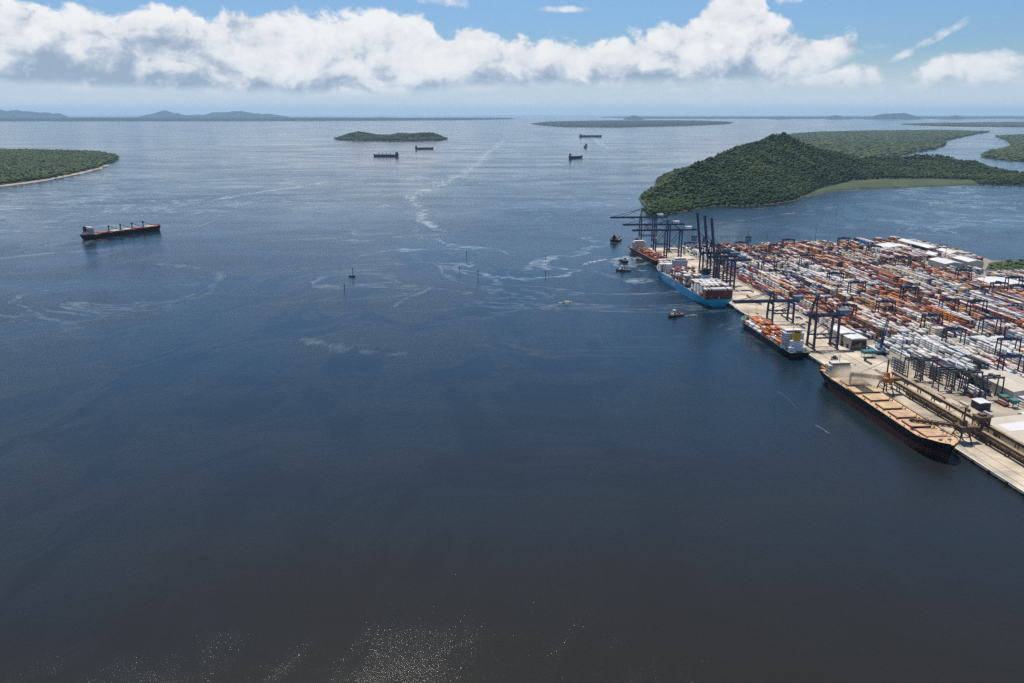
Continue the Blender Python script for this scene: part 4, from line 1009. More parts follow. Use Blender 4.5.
RTGS = [  # centre x, foot y, paint, label
    (690, 254.5, 'navy', 'blue yard gantry on the skyline between the raised booms and the lowered booms'),
    (741, 254, 'navy', 'blue yard gantry on the skyline just right of the raised booms'),
    (774.5, 257, 'navy', 'blue yard gantry on the yard skyline, low one left of the paired skyline gantries'),
    (787.5, 251, 'navy', 'blue yard gantry standing against the water near the middle of the yard skyline'),
    (843, 249.5, 'navy', 'blue yard gantry standing tallest against the water, right end of the yard skyline'),
    (834, 287.5, 'navy', 'blue yard gantry among white containers, left of a pair in mid yard'),
    (855.5, 297.5, 'navy', 'blue yard gantry among white containers, right of a pair in mid yard'),
    (962, 284, 'navy', 'blue yard gantry in front of the white sheds at the yard edge'),
    (997, 298, 'navy', 'blue yard gantry by the pale yard road, below the patch of green trees'),
    (1012, 292, 'navy', 'blue yard gantry beside the grey hall at the far right of the yard'),
    (947, 316, 'navy', 'dark gantry left of a side-by-side pair amid orange and brown containers'),
    (975, 317.5, 'navy', 'dark gantry right of a side-by-side pair amid orange and brown containers'),
    (1006, 358.5, 'navy', 'large blue gantry standing over white reefer stacks near the right edge'),
    (1009, 377, 'navy', 'dark gantry below the large blue one, next to the long beige shed'),
    (912, 378.5, 'grey', 'grey steel gantry at the left end of the grey gantry row'),
    (925, 379.5, 'grey', 'grey steel gantry second from the left in the grey gantry row'),
    (943, 389, 'grey', 'grey steel gantry third from the left in the grey gantry row'),
    (956, 391, 'grey', 'grey steel gantry fourth from the left in the grey gantry row'),
    (969, 392.5, 'grey', 'grey steel gantry at the right end of the grey gantry row'),
    (990, 398, 'grey', 'grey gantry standing behind the dark shed with a white roof'),
]
for x, y, k, lab in RTGS:
    p = at(x, y, QZ); o = RTG[k] if k not in used_rtg else copy_tree(RTG[k]); used_rtg.add(k)
    o.location = (*p, QZ - .3); o.rotation_euler = (0, 0, QA); tag(o, lab, 'gantry crane', 'gantry cranes in the container yard')
    if k == 'grey': o.scale = (.72, 1.1, .95)
for x, y, lab in [(908, 303, 'dark gantry in mid yard, left of the side-by-side pair'), (884, 318, 'dark gantry standing above the mobile harbour crane boom'), (930, 333, 'dark gantry between the side-by-side pair and the white reefer stacks'), (988, 336, 'dark gantry just above the large blue one near the right edge'),
      (768, 275, 'dark gantry nearest the raised booms in the white rows'), (806, 268, 'dark gantry behind the white rows, under the paired skyline gantries'), (902, 270, 'dark gantry in front of the long low white shed'), (872, 258, 'dark gantry among red stacks left of the far shed row'), (845, 322, 'dark gantry behind the quay crane without an outreached boom'), (952, 348, 'dark gantry at the back of the white reefer stacks')]:
    p = at(x, y, QZ); o = copy_tree(RTG['navy']); o.location = (*p, QZ - .3); o.rotation_euler = (0, 0, QA); tag(o, lab, 'gantry crane', 'gantry cranes in the container yard')
GPOS = [to_uv(*at(x, y, QZ)) for x, y, _, _ in RTGS]

# ------------------------------------------------------------------ ship loaders, galleries, mobile crane
def ship_loader(label, u, reach, m, house_m, H=24.0, spout=True, slew=0.0, v0=12.0):
    root = thing('ship_loader', label, 'ship loader', (*uv(u, v0), QZ), QA, 'ship loaders over the bulk carrier')
    for x in (-6, 6):
        for y in (-7, 7): b = MB(); b.bar((x, y, .5), (x * .6, y * .6, H * .62), 1.0); b.tube((x, y - 1.2, .5), (x, y + 1.2, .5), .5); b.build('leg', m, root)
    b = MB()
    for z in (6, 11):
        k = 1 - .4 * z / (H * .62)
        for x in (-6 * k, 6 * k): b.bar((x, -7 * k, z), (x, 7 * k, z), .6); b.bar((x, -7 * k, z), (x, 7 * k * .8, z + 5), .4)
        for y in (-7 * k, 7 * k): b.bar((-6 * k, y, z), (6 * k, y, z), .6); b.bar((6 * k, y, z), (-6 * k * .8, y, z + 5), .4)
    b.build('brace', m, root)
    b = MB(); b.bx(-5, 5, -5.5, 5.5, H * .62, H * .62 + 5); b.bx(-5.5, 5.5, -6, 6, H * .62 + 5, H * .62 + 5.5); b.bx(-2.5, 2.5, -2, 2, H * .62 + 5.5, H * .62 + 10); b.build('machine_house', house_m, root)
    bm = Vector((-reach * math.cos(slew), reach * math.sin(slew), H + 1.5)); st = Vector((3, 0, H * .62 + 3.2))
    b = MB(); b.lattice(st, bm, 3.4, 3.2, .5, 9); b.bar(st, bm, 2.2, 2.0); b.build('boom', m, root)
    b = MB(); b.bar((0, 0, H * .62 + 5), (0, 0, H + 16), 1.2); b.bar((0, 0, H + 16), st.lerp(bm, .8) + Vector((0, 0, 1.6)), .35); b.bar((0, 0, H + 16), (12, 0, H * .62 + 5), .35); b.build('mast', m, root)
    b = MB(); b.bx(4, 15, -3, 3, H * .62 + 1, H * .62 + 4); b.build('counterweight', m, root)
    if spout: b = MB(); b.tube(bm, bm - Vector((0, 0, 9)), 1.3, 1.1); b.tube(bm - Vector((0, 0, 9)), bm - Vector((.6, 0, 13)), 1.0, 1.6); b.build('spout', m, root)
    return root
uL1 = u_of(886, 393, QZ); uL2 = u_of(970, 441, QZ)
ship_loader('brown ship loader with an orange house, its spout in dust over the stern hatches', uL1, 40, M['rust'], M['orange_dust'], H=21, v0=16)
ship_loader('dark brown ship loader with its long boom laid across the bow hatches', uL2, 46, M['rust'], M['rust'], H=17, spout=False, v0=14, slew=R(14))
def gallery(label, u0, u1, v, z, m_roof, w=4.0, hgt=3.2, posts=24.0, foot=None):
    root = thing('conveyor_gallery', label, 'conveyor gallery', (*uv(u0, v), 0), QA, 'conveyor galleries along the quay')
    L = u1 - u0
    b = MB(); b.bx(-w / 2, w / 2, 0, L, z - .4, z + .2); b.bx(-w / 2, w / 2, 0, L, z + hgt - .3, z + hgt); b.build('roof', m_roof, root)
    b = MB(); b.bx(-w / 2 + .2, w / 2 - .2, .3, L - .3, z + .2, z + hgt - .3)
    n = int(L / 6)
    for k in range(n): 
        for s in (-1, 1): b.bar((s * w / 2, k * 6, z + .1), (s * w / 2, (k + .5) * 6, z + hgt - .2), .25); b.bar((s * w / 2, (k + .5) * 6, z + hgt - .2), (s * w / 2, (k + 1) * 6, z + .1), .25)
    b.build('truss', M['rust'], root)
    for k in range(int(L / posts) + 1):
        y = min(L - 1, 1 + k * posts); b = MB()
        for s in (-1, 1): b.bar((s * w * .6, y, QZ - .4), (s * w * .45, y, z - .3), .8)
        b.bar((-w * .6, y, (z + QZ) / 2), (w * .6, y, (z + QZ) / 2), .4); b.bar((-w * .6, y, QZ + 1), (w * .5, y, (z + QZ) / 2), .3); b.build('trestle', M['rust'], root)
    return root
gallery('dusty brown conveyor gallery on trestles, the one nearer the ship', -150, 252, 33, 11, M['rust_light'], w=3.2, hgt=2.6)
gallery('dusty brown conveyor gallery on trestles, the higher one nearer the sheds', -150, 262, 41, 15, M['rust_light'], w=3.2, hgt=2.6)
# transfer tower where the galleries meet the loader
tt = thing('transfer_tower', 'dark brown transfer tower where the conveyor galleries meet behind the bow of the bulk carrier', 'transfer tower', (*uv(uL2 + 8, 37), QZ - .3), QA)
b_ = MB()
for x in (-5.5, 5.5):
    for y in (-4, 4): b_.bar((x, y, 0), (x, y, 22), .8)
    for z in (5, 10, 15): b_.bar((x, -4, z), (x, 4, z + 4), .4); b_.bar((x, -4, z), (x, 4, z), .5)
for y in (-4, 4):
    for z in (5, 10, 15): b_.bar((-5.5, y, z), (5.5, y, z), .5); b_.bar((-5.5, y, z), (5.5, y, z + 5), .4)
b_.build('frame', M['rust'], tt)
b_ = MB(); b_.bx(-6, 6, -4.5, 4.5, 16.5, 21); b_.bx(-6.4, 6.4, -4.9, 4.9, 21, 21.4); b_.bx(-3, 3, -2.5, 2.5, 21.4, 23.4); b_.build('tower_house', M['rust'], tt)
def mobile_crane(label, loc, rz, m, boom_el, L, tower=22):
    root = thing('harbour_crane', label, 'harbour crane', (*loc, QZ - .3), rz, None)
    b = MB(); b.bx(-6, 6, -8, 8, 1.2, 3.2); b.bx(-8, 8, -6.6, -5, .6, 1.6); b.bx(-8, 8, 5, 6.6, .6, 1.6)
    for i in (-1, 1):
        for k in range(6): b.tube((i * 3.4 - .6, -6.5 + k * 2.6, .9), (i * 3.4 + .6, -6.5 + k * 2.6, .9), .9)
    b.build('chassis', m, root)
    b = MB(); b.bx(-4.5, 4.5, -9, 4, 3.6, 8.2); b.build('machinery_house', M['blue_house'], root)
    b = MB(); b.bar((0, 1, 8), (0, 1, tower + 8), 2.6, 2.6); b.bx(-1.6, 1.6, 1.5, 4.4, tower - 3, tower); b.build('tower', m, root)
    p = Vector((0, 2.6, 12)); q = p + Vector((0, L * math.cos(boom_el), L * math.sin(boom_el)))
    b = MB(); b.lattice(p, q, 2.2, 2.2, .4, 12); b.build('boom', m, root)
    b = MB(); b.bar((0, 1, tower + 8), q, .25); b.bar((0, 1, tower + 8), (0, -8, 8), .25); b.bar(q, q - Vector((0, 0, L * .35)), .15); b.build('rope', M['black'], root)
mobile_crane('dark blue mobile harbour crane with raised lattice boom by the white stacks', at(880, 353, QZ), QA + R(165), M['blue_dark'], R(72), 38)

# ------------------------------------------------------------------ sheds and buildings
def shed(label, poly_c, w, l, h, roof_m, wall_m, rz=0.0, ridge=3.0, cat='warehouse', lights=0, group=None, doors=2, front=False):
    """gabled shed: long axis along local y"""
    root = thing('warehouse', label, cat, (*poly_c, QZ - .35), QA + rz, group)
    b = MB(); b.bx(-w / 2, w / 2, -l / 2, l / 2, 0, h)
    b.add([(-w / 2, -l / 2, h), (w / 2, -l / 2, h), (0, -l / 2, h + ridge)], [(0, 1, 2)]); b.add([(-w / 2, l / 2, h), (w / 2, l / 2, h), (0, l / 2, h + ridge)], [(1, 0, 2)])
    b.build('wall', wall_m, root)
    r = MB(); e = .6
    for s in (-1, 1):
        q = (h + ridge) - (h + ridge - h) * 1.0
        vs = [(0, -l / 2 - e, h + ridge + .25), (0, l / 2 + e, h + ridge + .25), (s * (w / 2 + e), l / 2 + e, h - .0 - ridge * e / (w / 2) + .25), (s * (w / 2 + e), -l / 2 - e, h - ridge * e / (w / 2) + .25)]
        vs += [(a, c, z - .22) for a, c, z in vs]
        fs = [(0, 1, 2, 3), (7, 6, 5, 4), (0, 3, 7, 4), (1, 5, 6, 2), (2, 6, 7, 3), (0, 4, 5, 1)]
        r.add(vs, fs if s < 0 else [f[::-1] for f in fs])
    for k in range(int(l / 6)): r.box((0, -l / 2 + 3 + k * 6, h + ridge + .3), (.9, 4, .3))
    ro = r.build('roof', roof_m, root)
    if lights:
        for k in range(lights):
            y = -l / 2 + (k + .5) * l / lights
            for s in (-1, 1):
                q = []; sk = MB()
                for xx in (.1, .42):
                    for yy in (-.32, .12): q.append((s * w * xx, y + yy * l / lights, h + ridge * (1 - xx * 2) + .34))
                q += [(a_, b_, c_ - .2) for a_, b_, c_ in q]
                sk.add(q, [(0, 1, 3, 2), (4, 6, 7, 5), (0, 4, 5, 1), (2, 3, 7, 6), (0, 2, 6, 4), (1, 5, 7, 3)]); sk.build('skylight', M['roof_white'], ro)
    for k in range(doors):
        d = MB(); d.bx(-w / 2 - .12, -w / 2 - .02, -l / 2 + (k + .5) * l / doors - 3, -l / 2 + (k + .5) * l / doors + 3, .1, min(h - 1, 6)); d.build('door', M['wall_dark'], root)
    d = MB(); d.bx(-3.5, 3.5, -l / 2 - .12, -l / 2 - .02, .1, min(h - 1, 6))
    if front:
        d = MB(); d.bx(-w / 2 + 1.4, w / 2 - 1.2, -l / 2 - .12, -l / 2 - .02, .1, h - 1.4)  # no door leaf: dark panel painted as the shade inside the open front
        g = MB()
        for k in range(4): g.bx(-w / 2 + 1.8 + k * (w - 3.6) / 4, -w / 2 + 1.2 + (k + 1) * (w - 3.6) / 4, -l / 2 - .6, -l / 2 - .13, .1, h * (.35 + .15 * (k % 3)))
        g.build('stored_bales', M['rust_light'], root)
    d.build('door', M['wall_dark'], root)
    return root
FOOT = []   # footprints in quay coordinates kept clear of containers
def shed_px(label, x, y, w, l, h, roof_m, wall_m, **k):
    p = at(x, y, QZ); c = to_uv(*p); c = (c[0] + l / 2, c[1]); FOOT.append((c[0] - l / 2 - 2, c[0] + l / 2 + 2, c[1] - w / 2 - 2, c[1] + w / 2 + 2))
    return shed(label, uv(*c), w, l, h, roof_m, wall_m, **k)
shed_px('large white gabled shed at the yard edge, left of the pair before the trees', 953, 271.5, 36, 52, 15, M['roof_white'], M['white_dusty'])
shed_px('large white gabled shed at the yard edge, right of the pair before the trees', 975, 270, 31, 50, 16, M['roof_white'], M['white_dusty'])
shed_px('long low white roofed shed near the left end of the far shed row', 899, 251, 58, 46, 8, M['roof_white'], M['white_dusty'])
shed_px('white roofed shed standing near the water behind the far container rows', 918, 247.5, 26, 60, 8, M['roof_white'], M['cream'])
shed_px('pale blue-grey shed with a dark front behind the far white stacks', 934, 252, 30, 60, 9, M['roof_white'], M['wall_dark'])
shed_px('small white roofed shed in front of the pale blue-grey one', 938, 258.5, 32, 30, 7, M['roof_white'], M['white_dusty'])
shed_px('white roofed shed behind the left of the large white pair', 956, 257.5, 27, 50, 9, M['roof_white'], M['cream'])
shed_px('grey flat hall with pale roof at the far right of the yard, below the trees', 1014, 291, 60, 60, 10, M['roof_white'], M['roof_grey'])
shed_px('tall cream open store with a white roof facing the quay, farther of two', 847, 345, 20, 34, 16, M['roof_white'], M['white_dusty'], ridge=1.0, front=True)
shed_px('tall cream open store with a white roof facing the quay, nearer of two', 858, 349.5, 22, 26, 14, M['roof_white'], M['white_dusty'], ridge=1.0, front=True)
shed('large beige warehouse with broad white skylights behind the conveyor galleries', uv(34, 98), 96, 190, 9, M['roof_beige'], M['cream'], ridge=4, lights=5, doors=4); FOOT.append((-70, 132, 46, 150))
shed('long white narrow shed just beyond the large beige warehouse', uv(146, 128), 10, 44, 6, M['roof_white'], M['white'], rz=math.pi / 2, ridge=1.2); FOOT.append((138, 154, 100, 155))
shed_px('dark navy shed with a flat white roof beside the conveyor galleries', 984.5, 410.5, 12, 13, 8, M['roof_white'], M['blue_dark'], ridge=.6)
shed_px('long beige roofed shed next to the dark gantry at the right edge', 1030, 402, 40, 62, 12, M['roof_beige'], M['cream'])
def small_kit(label, x, y, m):
    p = at(x, y, QZ); root = thing('hopper', label, 'hopper', (*p, QZ - .3), QA)
    b = MB()
    for i in (-3, 3):
        for j in (-3, 3): b.bar((i, j, 0), (i, j, 6), .5)
    b.build('leg', m, root)
    b = MB(); b.box((0, 0, 5.2), (3, 3, 3.4), taper=2.6); b.bx(-4, 4, -4, 4, 6.9, 8.6); b.build('bin', m, root)
small_kit('teal hopper on legs left of its twin in front of the long beige shed', 1003, 403, M['teal'])
small_kit('teal hopper on legs right of its twin in front of the long beige shed', 1013, 407, M['teal'])
p_ = at(868, 357, QZ); hp = thing('quay_hopper', 'teal and white quay hopper near the mobile harbour crane', 'hopper', (*p_, QZ), QA)
b_ = MB(); b_.bx(-8, 8, -4, 4, 5, 8.5); b_.build('bin', M['teal'], hp)
for i in (-7, 7):
    for j in (-3, 3): b_ = MB(); b_.bar((i, j, 0), (i, j, 5), .6); b_.build('leg', M['white'], hp)
FOOT.append((to_uv(*p_)[0] - 8, to_uv(*p_)[0] + 8, to_uv(*p_)[1] - 12, to_uv(*p_)[1] + 12))

def make_wagon():
    r = thing('rail_wagon', '', 'rail wagon')
    b = MB(); b.bx(-1.4, 1.4, -6.4, 6.4, 1.1, 3.6); b.bx(-1.1, 1.1, -5.8, 5.8, 3.6, 4.1); r2 = b.build('body', M['rust'], r)
    for y in (-4.4, 4.4): b = MB(); b.bx(-1.1, 1.1, y - 1.3, y + 1.3, .35, 1.0); b.build('bogie', M['black'], r)
    return r
wg = make_wagon()
for k in range(15):
    o = wg if k == 0 else copy_tree(wg); o.location = (*uv(20 + k * 13.6 + (9 if k > 7 else 0), 37), QZ); o.rotation_euler = (0, 0, QA)
    tag(o, 'brown rail hopper wagon standing in a row between the two conveyor galleries', 'rail wagon', 'rail wagons between the conveyor galleries')
def make_rack(m):
    r = thing('reefer_rack', '', 'reefer rack')
    for x in (-1.6, 1.6):
        for y in range(-12, 13, 6): b = MB(); b.bar((x, y, 0), (x, y, 14.5), .4); b.build('post', m, r)
    for z in (3, 5.8, 8.6, 11.4, 14.2): b = MB(); b.bx(-1.9, 1.9, -12.4, 12.4, z, z + .25); b.bx(-1.9, -1.8, -12.4, 12.4, z + .25, z + 1.2); b.build('platform', m, r)
    b = MB()
    for k in range(4): b.bar((1.9, -12 + k * 6, .3), (1.9, -6 + k * 6, 14), .25)
    b.build('brace', m, r)
    return r
rk = make_rack(M['grey_steel'])
RK = [(898, 372, 'left of the grey gantry row'), (918, 371, 'behind the left pair of grey gantries'), (934, 380, 'between the left and middle grey gantries'), (950, 381, 'behind the middle of the grey gantry row'), (964, 384, 'behind the right end of the grey gantry row'), (980, 391, 'right of the grey gantry row'), (978, 372, 'among the white stacks above the grey gantry row')]
for k, (x, y, w) in enumerate(RK):
    o = rk if k == 0 else copy_tree(rk); o.location = (*at(x, y, QZ), QZ - .3); o.rotation_euler = (0, 0, QA); tag(o, 'grey steel reefer rack with platforms, standing ' + w, 'reefer rack', 'reefer racks around the grey gantries')
# light masts
def light_mast(u, v, h=36.0, first=[None]):
    if first[0] is None:
        r = thing('light_mast', 'tall thin floodlight mast standing among the container rows', 'light mast')
        b = MB(); b.tube((0, 0, 0), (0, 0, h), .55, .25, 8); b.build('mast', M['grey_steel'], r)
        b = MB(); b.tube((0, 0, h - .6), (0, 0, h), 1.6, 1.6, 10); b.build('lamp_ring', M['grey_steel'], r); first[0] = r; o = r
    else: o = copy_tree(first[0])
    o.location = (*uv(u, v), QZ - .3); tag(o, 'tall thin floodlight mast standing among the container rows', 'light mast', 'floodlight masts in the container yard')
for u_ in (330, 480, 640, 800, 960, 1110, 1215):
    for v_ in (92, 252, 412, 560):
        if u_ < 1110 or v_ < 500: light_mast(u_, v_)

# ------------------------------------------------------------------ the container yard
def zone_pick(x, y):
    """which colours lie where, after the photograph"""
    n = random.random()
    red_ = {'rust red': 30, 'brown': 22, 'orange': 6, 'tan': 10, 'white': 9, 'grey': 7, 'navy': 10, 'blue': 2, 'cream': 8, 'black': 4}
    wht = {'white': 64, 'grey': 14, 'cream': 10, 'navy': 4, 'brown': 4, 'rust red': 5, 'light blue': 1}
    warm = {'orange': 12, 'tan': 14, 'rust red': 25, 'brown': 22, 'cream': 8, 'navy': 14, 'blue': 3, 'white': 7, 'grey': 7, 'green': .4, 'black': 4, 'light blue': .5}
    if y > 339 + (x - 900) * .02 and x > 858: d = wht if n < .86 else warm
    elif x < 805 and 258 < y < 292 and (x - 740) * .25 + 262 < y + 6: d = wht if n < .62 else red_
    elif 792 < x < 882 and 268 + (x - 792) * .12 < y < 303: d = wht if n < .58 else red_
    elif y < 268 and x > 885: d = wht if n < .4 else red_
    elif y < 268: d = red_
    elif x > 985 and 290 < y < 335: d = {**warm, 'blue': 9, 'green': 2, 'red': 0} if n < .8 else wht
    else: d = warm if n < .8 else red_
    d = {k: w for k, w in d.items() if k in CONT}
    return random.choices(list(d), list(d.values()))[0]
def in_poly(p, poly): return bool(inside(np.array([p[0]]), np.array([p[1]]), poly)[0])
hn = np.random.default_rng(99).random((80, 80))
road_v = to_uv(*at(1000, 313, QZ))[1]
v = 84.0; blk = 0; RUN = {}; LOOSE = []
for k in range(26):        # loose stacks set down behind the galleries
    u_ = random.uniform(60, 240); v_ = random.uniform(56, 118)
    if any(a - 8 < u_ < b + 8 and c - 4 < v_ < d + 4 for a, b, c, d in FOOT) or any(abs(u_ - g[0]) < 9 and abs(v_ - g[1]) < 10 for g in GPOS) or any(math.dist((u_, v_), q) < 14 for q in LOOSE): continue
    LOOSE.append((u_, v_)); cc = random.choice(['brown', 'rust red', 'navy', 'grey', 'white', 'cream', 'black'])
    for r in range(random.choice([1, 2, 3])):
        n = random.choice([1, 2, 2, 3])
        for j in range(n): CONTS.append((*uv(u_, v_ + r * 2.7), QZ - .28 + j * 2.62, QA + math.pi / 2, 12.19, cc if random.random() < .6 else 'rust red', 'yard', j == n - 1, True))
while v < 720:
    blk += 1
    u = 120.0 + (blk % 3) * 2
    lane_u = [420, 660, 905, 1085]
    while u < 1400:
        skip = any(abs(u - q) < 8 for q in lane_u)
        cu, cv = u + 6.1, v + 8.0; P = uv(cu, cv); sx, sy = proj(*P, QZ)
        if sx > 978 and sy < 276: skip = True
        if sx > 1260 or sy > 412 or not in_poly((P[0], P[1] + 12), yard_poly) or not in_poly((P[0] + 14, P[1]), yard_poly): skip = True
        if abs(cv - road_v) < 11 and u < 640: skip = True
        if cu < 205 and cv < 118: skip = True
        if u < 360 and v < 100: skip = True
        if any(a < cu < b and c - 9 < cv < d + 9 for a, b, c, d in FOOT): skip = True
        grey_row = any(abs(cu - g[0]) < 9 and abs(cv - g[1]) < 8 for g, r in zip(GPOS, RTGS) if r[2] == 'grey')
        if grey_row: skip = True
        if not skip:
            hh = hn[int(u / 78) % 80, blk % 80]; base = 2 + int(hh * 3.7)
            if hn[int(u / 13) % 80, (blk * 7) % 80] > .975: base = 0
            two = hn[(int(u / 13) * 3) % 80, (blk * 5) % 80] > .84
            for r in range(6):
                cv2 = v + 1.22 + r * 2.72; n = max(0, min(5, base + random.choice([-1, 0, 0, 0, 0, 0, 1])))
                kk_ = (blk, r)
                if kk_ not in RUN or random.random() < .17: RUN[kk_] = zone_pick(sx, sy)
                col_ = RUN[kk_]
                for k in range(n):
                    q = uv(u + 6.1, cv2)
                    cc = col_ if k == n - 1 or random.random() < .6 else zone_pick(sx, sy)
                    if two:
                        for e in (-3.1, 3.1): q2 = uv(u + 6.1 + e, cv2); CONTS.append((*q2, QZ - .3 + k * 2.62, QA + math.pi / 2, 6.06, cc, 'yard', k == n - 1, r in (0, 5)))
                    else: CONTS.append((*q, QZ - .3 + k * 2.62, QA + math.pi / 2, 12.19, cc, 'yard', k == n - 1, r in (0, 5)))
        u += 12.9
    v += 24.5 if blk % 2 else 21.5
# white stacks behind the mobile crane
def container_mesh(name, m, L):
    b = MB(); Wd, Hh = 2.44, 2.59
    b.bx(-L / 2 + .08, L / 2 - .08, -Wd / 2 + .06, Wd / 2 - .06, .12, Hh - .06)
    for x in (-L / 2 + .09, L / 2 - .09):
        for y in (-Wd / 2 + .09, Wd / 2 - .09): b.bx(x - .09, x + .09, y - .09, y + .09, 0, Hh)
    for y in (-Wd / 2 + .06, Wd / 2 - .06):
        for z in (.09, Hh - .08): b.bx(-L / 2 + .18, L / 2 - .18, y - .055, y + .055, z - .07, z + .07)
    for x in (-L / 2 + .06, L / 2 - .06):
        for z in (.09, Hh - .08): b.bx(x - .055, x + .055, -Wd / 2 + .18, Wd / 2 - .18, z - .07, z + .07)
    n = int(L / 1.0)
    for k in range(n):
        x = -L / 2 + .4 + (k + .5) * (L - .8) / n
        for s in (-1, 1): b.bx(x - .2, x + .2, s * (Wd / 2 - .04) - .03, s * (Wd / 2 - .04) + .03, .17, Hh - .16)
        b.bx(x - .2, x + .2, -Wd / 2 + .13, Wd / 2 - .13, Hh - .06, Hh - .025)
    for y in (-.85, -.35, .35, .85): b.bar((-L / 2 + .04, y, .2), (-L / 2 + .04, y, Hh - .2), .06)
    o = b.build(name, m); return o
def build_containers():
    A = [(i, c) for i, c in enumerate(CONTS)]
    def vis(c):
        sx, sy = proj(c[0], c[1], c[2] + 2.6); return -2 < sx < 1026 and sy < 690
    cand = [(c[0] ** 2 + c[1] ** 2 + (c[2] - CAM_H) ** 2, i) for i, c in A if c[7] and vis(c)]
    cand.sort(); pick = {i for _, i in cand[:300]}
    protos = {}
    place = {'yard': 'white reefer rows and mixed rows near the grey gantries', 'orange ship': '', 'blue ship': ''}
    for i in sorted(pick):
        x, y, z, rz, L, colr, zone, top, side = CONTS[i]; key = (colr, L > 8)
        if key not in protos: protos[key] = container_mesh('container', MC[colr], L); o = protos[key]
        else: o = protos[key].copy(); COL.objects.link(o)
        o.location = (x, y, z); o.rotation_euler = (0, 0, rz)
        size = 'long' if L > 8 else 'short'
        tier = int(round((z - QZ) / 2.62)) + 1
        if zone == 'yard':
            uu, vv = to_uv(x, y)
            where = 'nearest the quay apron' if vv < 190 else 'behind the grey gantries' if vv < 300 else 'towards the right yard edge'
            lvl = 'alone on the ground' if tier <= 1 else 'topping a stack of %s' % ['', '', 'two', 'three', 'four', 'five', 'six'][min(tier, 6)]
            lab = '%s %s container %s %s' % (size, colr, lvl, where); grp = lab
        else:
            lab = '%s %s container topping a stack on the %s' % (size, colr, {'orange ship': 'dark hulled ship with the yellow funnel', 'blue ship': 'large blue ship', 'red ship': 'red-decked ship'}[zone]); grp = lab
        tag(o, lab, 'container', grp)
    rest = [c for i, c in A if i not in pick]
    n = len(rest); C = np.array([[c[0], c[1], c[2], c[3], c[4]] for c in rest]); col = np.array([CONT[c[5]] for c in rest]) * RNG.uniform(.78, 1.15, (n, 1))
    lx = np.array([-1, 1, 1, -1, -1, 1, 1, -1]) / 2; ly = np.array([-1, -1, 1, 1, -1, -1, 1, 1]) * 1.19; lz = np.array([0, 0, 0, 0, 1, 1, 1, 1]) * 2.57
    px_ = lx[None] * (C[:, 4:5] - .06); ca, sa = np.cos(C[:, 3:4]), np.sin(C[:, 3:4])
    V = np.stack([C[:, 0:1] + px_ * ca - ly[None] * sa, C[:, 1:2] + px_ * sa + ly[None] * ca, C[:, 2:3] + np.repeat(lz[None], n, 0)], 2).reshape(-1, 3)
    Fb = np.array([(4, 5, 6, 7), (0, 1, 5, 4), (1, 2, 6, 5), (2, 3, 7, 6), (3, 0, 4, 7), (3, 2, 1, 0)])
    F = (Fb[None] + (np.arange(n) * 8)[:, None, None]).reshape(-1, 4)
    o = np_mesh('stacked_containers', V, F, [M['container']], fcol=np.repeat(col, 6, axis=0)); tag(o, 'coloured shipping containers filling the yard and the ship decks', 'containers', 'shipping containers', 'stuff')
    print('containers', len(CONTS), 'individual', len(pick))
build_containers()

# ------------------------------------------------------------------ trucks on the apron and yard roads
def make_truck(load, cabm):
    r = thing('container_truck', '', 'truck')
    b = MB(); b.bx(-1.2, 1.2, 6.2, 8.4, .7, 3.3); b.bx(-1.2, 1.2, 5.6, 6.2, .7, 1.4); c = b.build('cab', cabm, r)
    b = MB(); b.bx(-1.05, 1.05, 8.38, 8.44, 2.0, 2.9); b.build('windscreen', M['glass_dark'], c)
    b = MB(); b.bx(-1.2, 1.2, -7, 6, 1.0, 1.4); b.build('trailer', M['asphalt'], r)
    for y in (-6, -4.7, 4.6, 7.4):
        for s in (-1, 1): b = MB(); b.tube((s * .8, y, .5), (s * 1.2, y, .5), .5, n=10); b.build('wheel', M['rubber'], r)
    return r
random.seed(4)
trk = None
TR = [(300, 48, 1, 'truck on the apron beside the tall cream stores'), (335, 55, 0, 'truck on the apron near the quay hopper'), (455, 60, 1, 'truck on the apron behind the orange-loaded ship'), (560, 49, 0, 'truck on the open pale apron ahead of the orange-loaded ship'),
      (590, 61, 1, 'truck at the yard side of the open pale apron'), (690, 48, 0, 'truck under the raised quay cranes'), (770, 54, 1, 'truck behind the blue ship amidships'), (860, 60, 0, 'truck behind the bow of the blue ship')]
TR += [(u_, v_, k % 2, w) for k, (u_, v_, w) in enumerate([(262, 57, 'truck between the galleries and the quay hopper'), (236, 61, 'truck beside the galleries, near the brown ship loader'), (205, 58, 'truck at the foot of the grey gantries'), (186, 66, 'truck crossing below the grey gantry row'),
      (410, 50, 'truck under the dark crane behind the stern house'), (432, 66, 'truck beside the farther cream store'), (500, 50, 'truck by the orange containers at the quay'), (520, 68, 'truck turning in off the pale apron'), (640, 66, 'truck passing the stern of the blue ship'), (730, 68, 'truck at the yard edge behind the blue ship'), (930, 54, 'truck between the blue ship and the red-decked ship')])]
for k, (u_, v_, d_, lab) in enumerate(TR):
    if k < 2: o = make_truck(0, M['white'] if k == 0 else M['blue_dark']); trk = trk or o
    else: o = copy_tree(trk)
    o.location = (*uv(u_, v_), QZ + .01); o.rotation_euler = (0, 0, QA + (math.pi if d_ else 0)); tag(o, ('dark blue ' if k == 1 else 'white ') + 'cab container ' + lab, 'truck', 'container trucks on the apron')

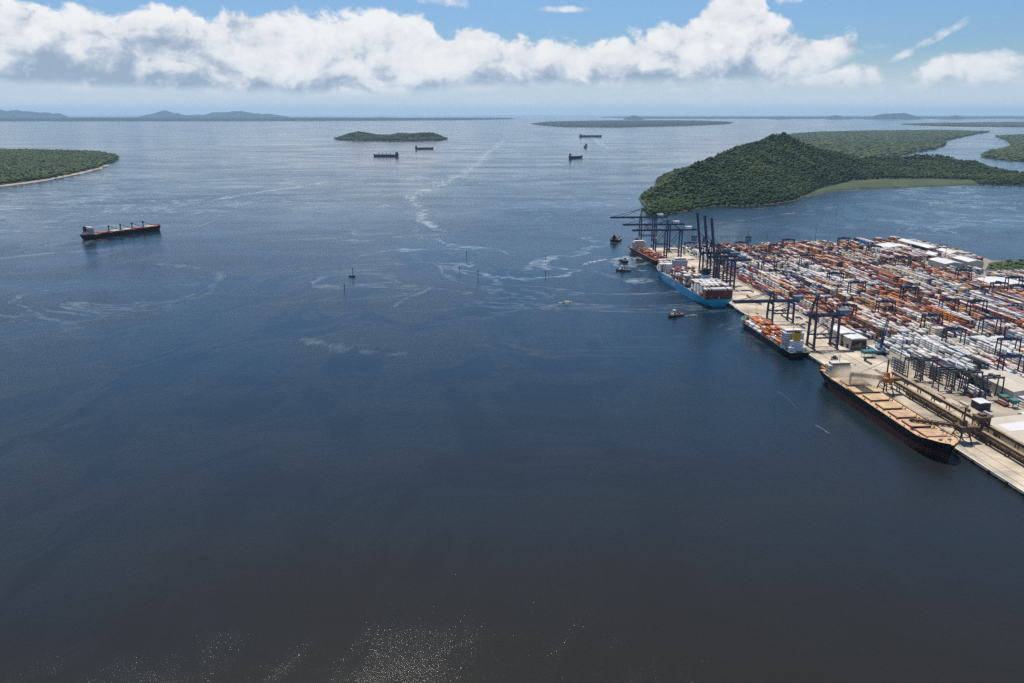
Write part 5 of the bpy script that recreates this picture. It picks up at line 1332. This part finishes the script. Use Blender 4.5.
# ------------------------------------------------------------------ trees by the yard
def tree(loc, h, w, seed, label):
    r = np.random.default_rng(seed); root = thing('tree', label, 'tree', (*loc, QZ - .35))
    b = MB(); b.tube((0, 0, 0), (0, 0, h * .55), .35, .2, 7)
    for k in range(4): a = k * 1.7 + seed; b.tube((0, 0, h * .35), (math.cos(a) * w * .3, math.sin(a) * w * .3, h * .65), .18, .08, 5)
    b.build('trunk', M['trunk'], root)
    n = 26; X = r.normal(0, w * .26, n); Y = r.normal(0, w * .26, n); Z = r.uniform(h * .35, h * .8, n)
    o = forest('crown', X, Y, Z, r.uniform(.12, .24, n) * w, r.uniform(.14, .26, n) * h, seed + 3, cols=[(.05, .09, .022), (.075, .115, .03), (.095, .13, .04)])
    del o['kind']; o.parent = root; o.matrix_parent_inverse = Matrix.Identity(4)
for k, (x, y, h, w) in enumerate([(991, 268, 9, 11), (998, 266.5, 8, 10), (1000, 270.5, 10, 12), (1007, 268.5, 9, 11), (1008, 264, 10, 13), (1014, 270, 8, 10), (1016, 266, 9, 12), (1022, 264, 11, 14), (1021, 269.5, 8, 10), (1030, 266, 10, 13)]):
    tree(at(x, y, QZ), h, w, 200 + k, ['bushy green tree at the left tip of the grove beyond the white sheds', 'green tree in the back of the grove, second from its left tip', 'broad green tree at the front of the grove, next to its left tip', 'green tree in the middle of the grove', 'broad dark tree at the back middle of the grove',
         'low green tree at the front right of the grove', 'green tree behind the low one at the right of the grove', 'tallest tree at the back right of the grove', 'low green tree at the front of the grove by the picture edge', 'green tree at the far right of the grove'][k])
gb = px_poly([(984, 272.5), (990, 264), (1003, 262.6), (1040, 262), (1040, 272), (1010, 273)])
tag(MB().prism(gb, 0, QZ - .2).build('grass', M['marsh']), kind='stuff')

# dust over the hatch being loaded
def dust():
    c = uv(uL1 + 6, -12); b = MB()
    Vv, Ff = ico(2); import bmesh
    bmx = bmesh.new(); bmesh.ops.create_icosphere(bmx, subdivisions=3, radius=1.0)
    me = bpy.data.meshes.new('dust'); bmx.to_mesh(me); bmx.free(); o = bpy.data.objects.new('dust', me); COL.objects.link(o)
    o.location = (*c, 22); o.scale = (32, 24, 12); o.rotation_euler = (0, 0, QA)
    m = bpy.data.materials.new('grain dust'); m.use_nodes = True; T = NT(m.node_tree); T.n.clear()
    tc = T.new('ShaderNodeTexCoord').outputs['Object']; pos = T.new('ShaderNodeNewGeometry').outputs['Position']
    d = T.new('ShaderNodeVectorMath', operation='LENGTH'); T.l.new(tc, d.inputs[0])
    f = T.noise(pos, .07, 4, .6).outputs['Fac']
    den = T.math('MULTIPLY', T.step(T.math('ADD', d.outputs['Value'], T.math('MULTIPLY', T.math('SUBTRACT', f, .5), 1.1)), .35, 1.0, 1, 0), .07)
    v = T.new('ShaderNodeVolumePrincipled'); v.inputs['Color'].default_value = (.95, .86, .70, 1); T.put(v.inputs['Density'], den)
    q = T.new('ShaderNodeOutputMaterial'); T.l.new(v.outputs[0], q.inputs['Volume']); me.materials.append(m); tag(o, kind='stuff')
dust()
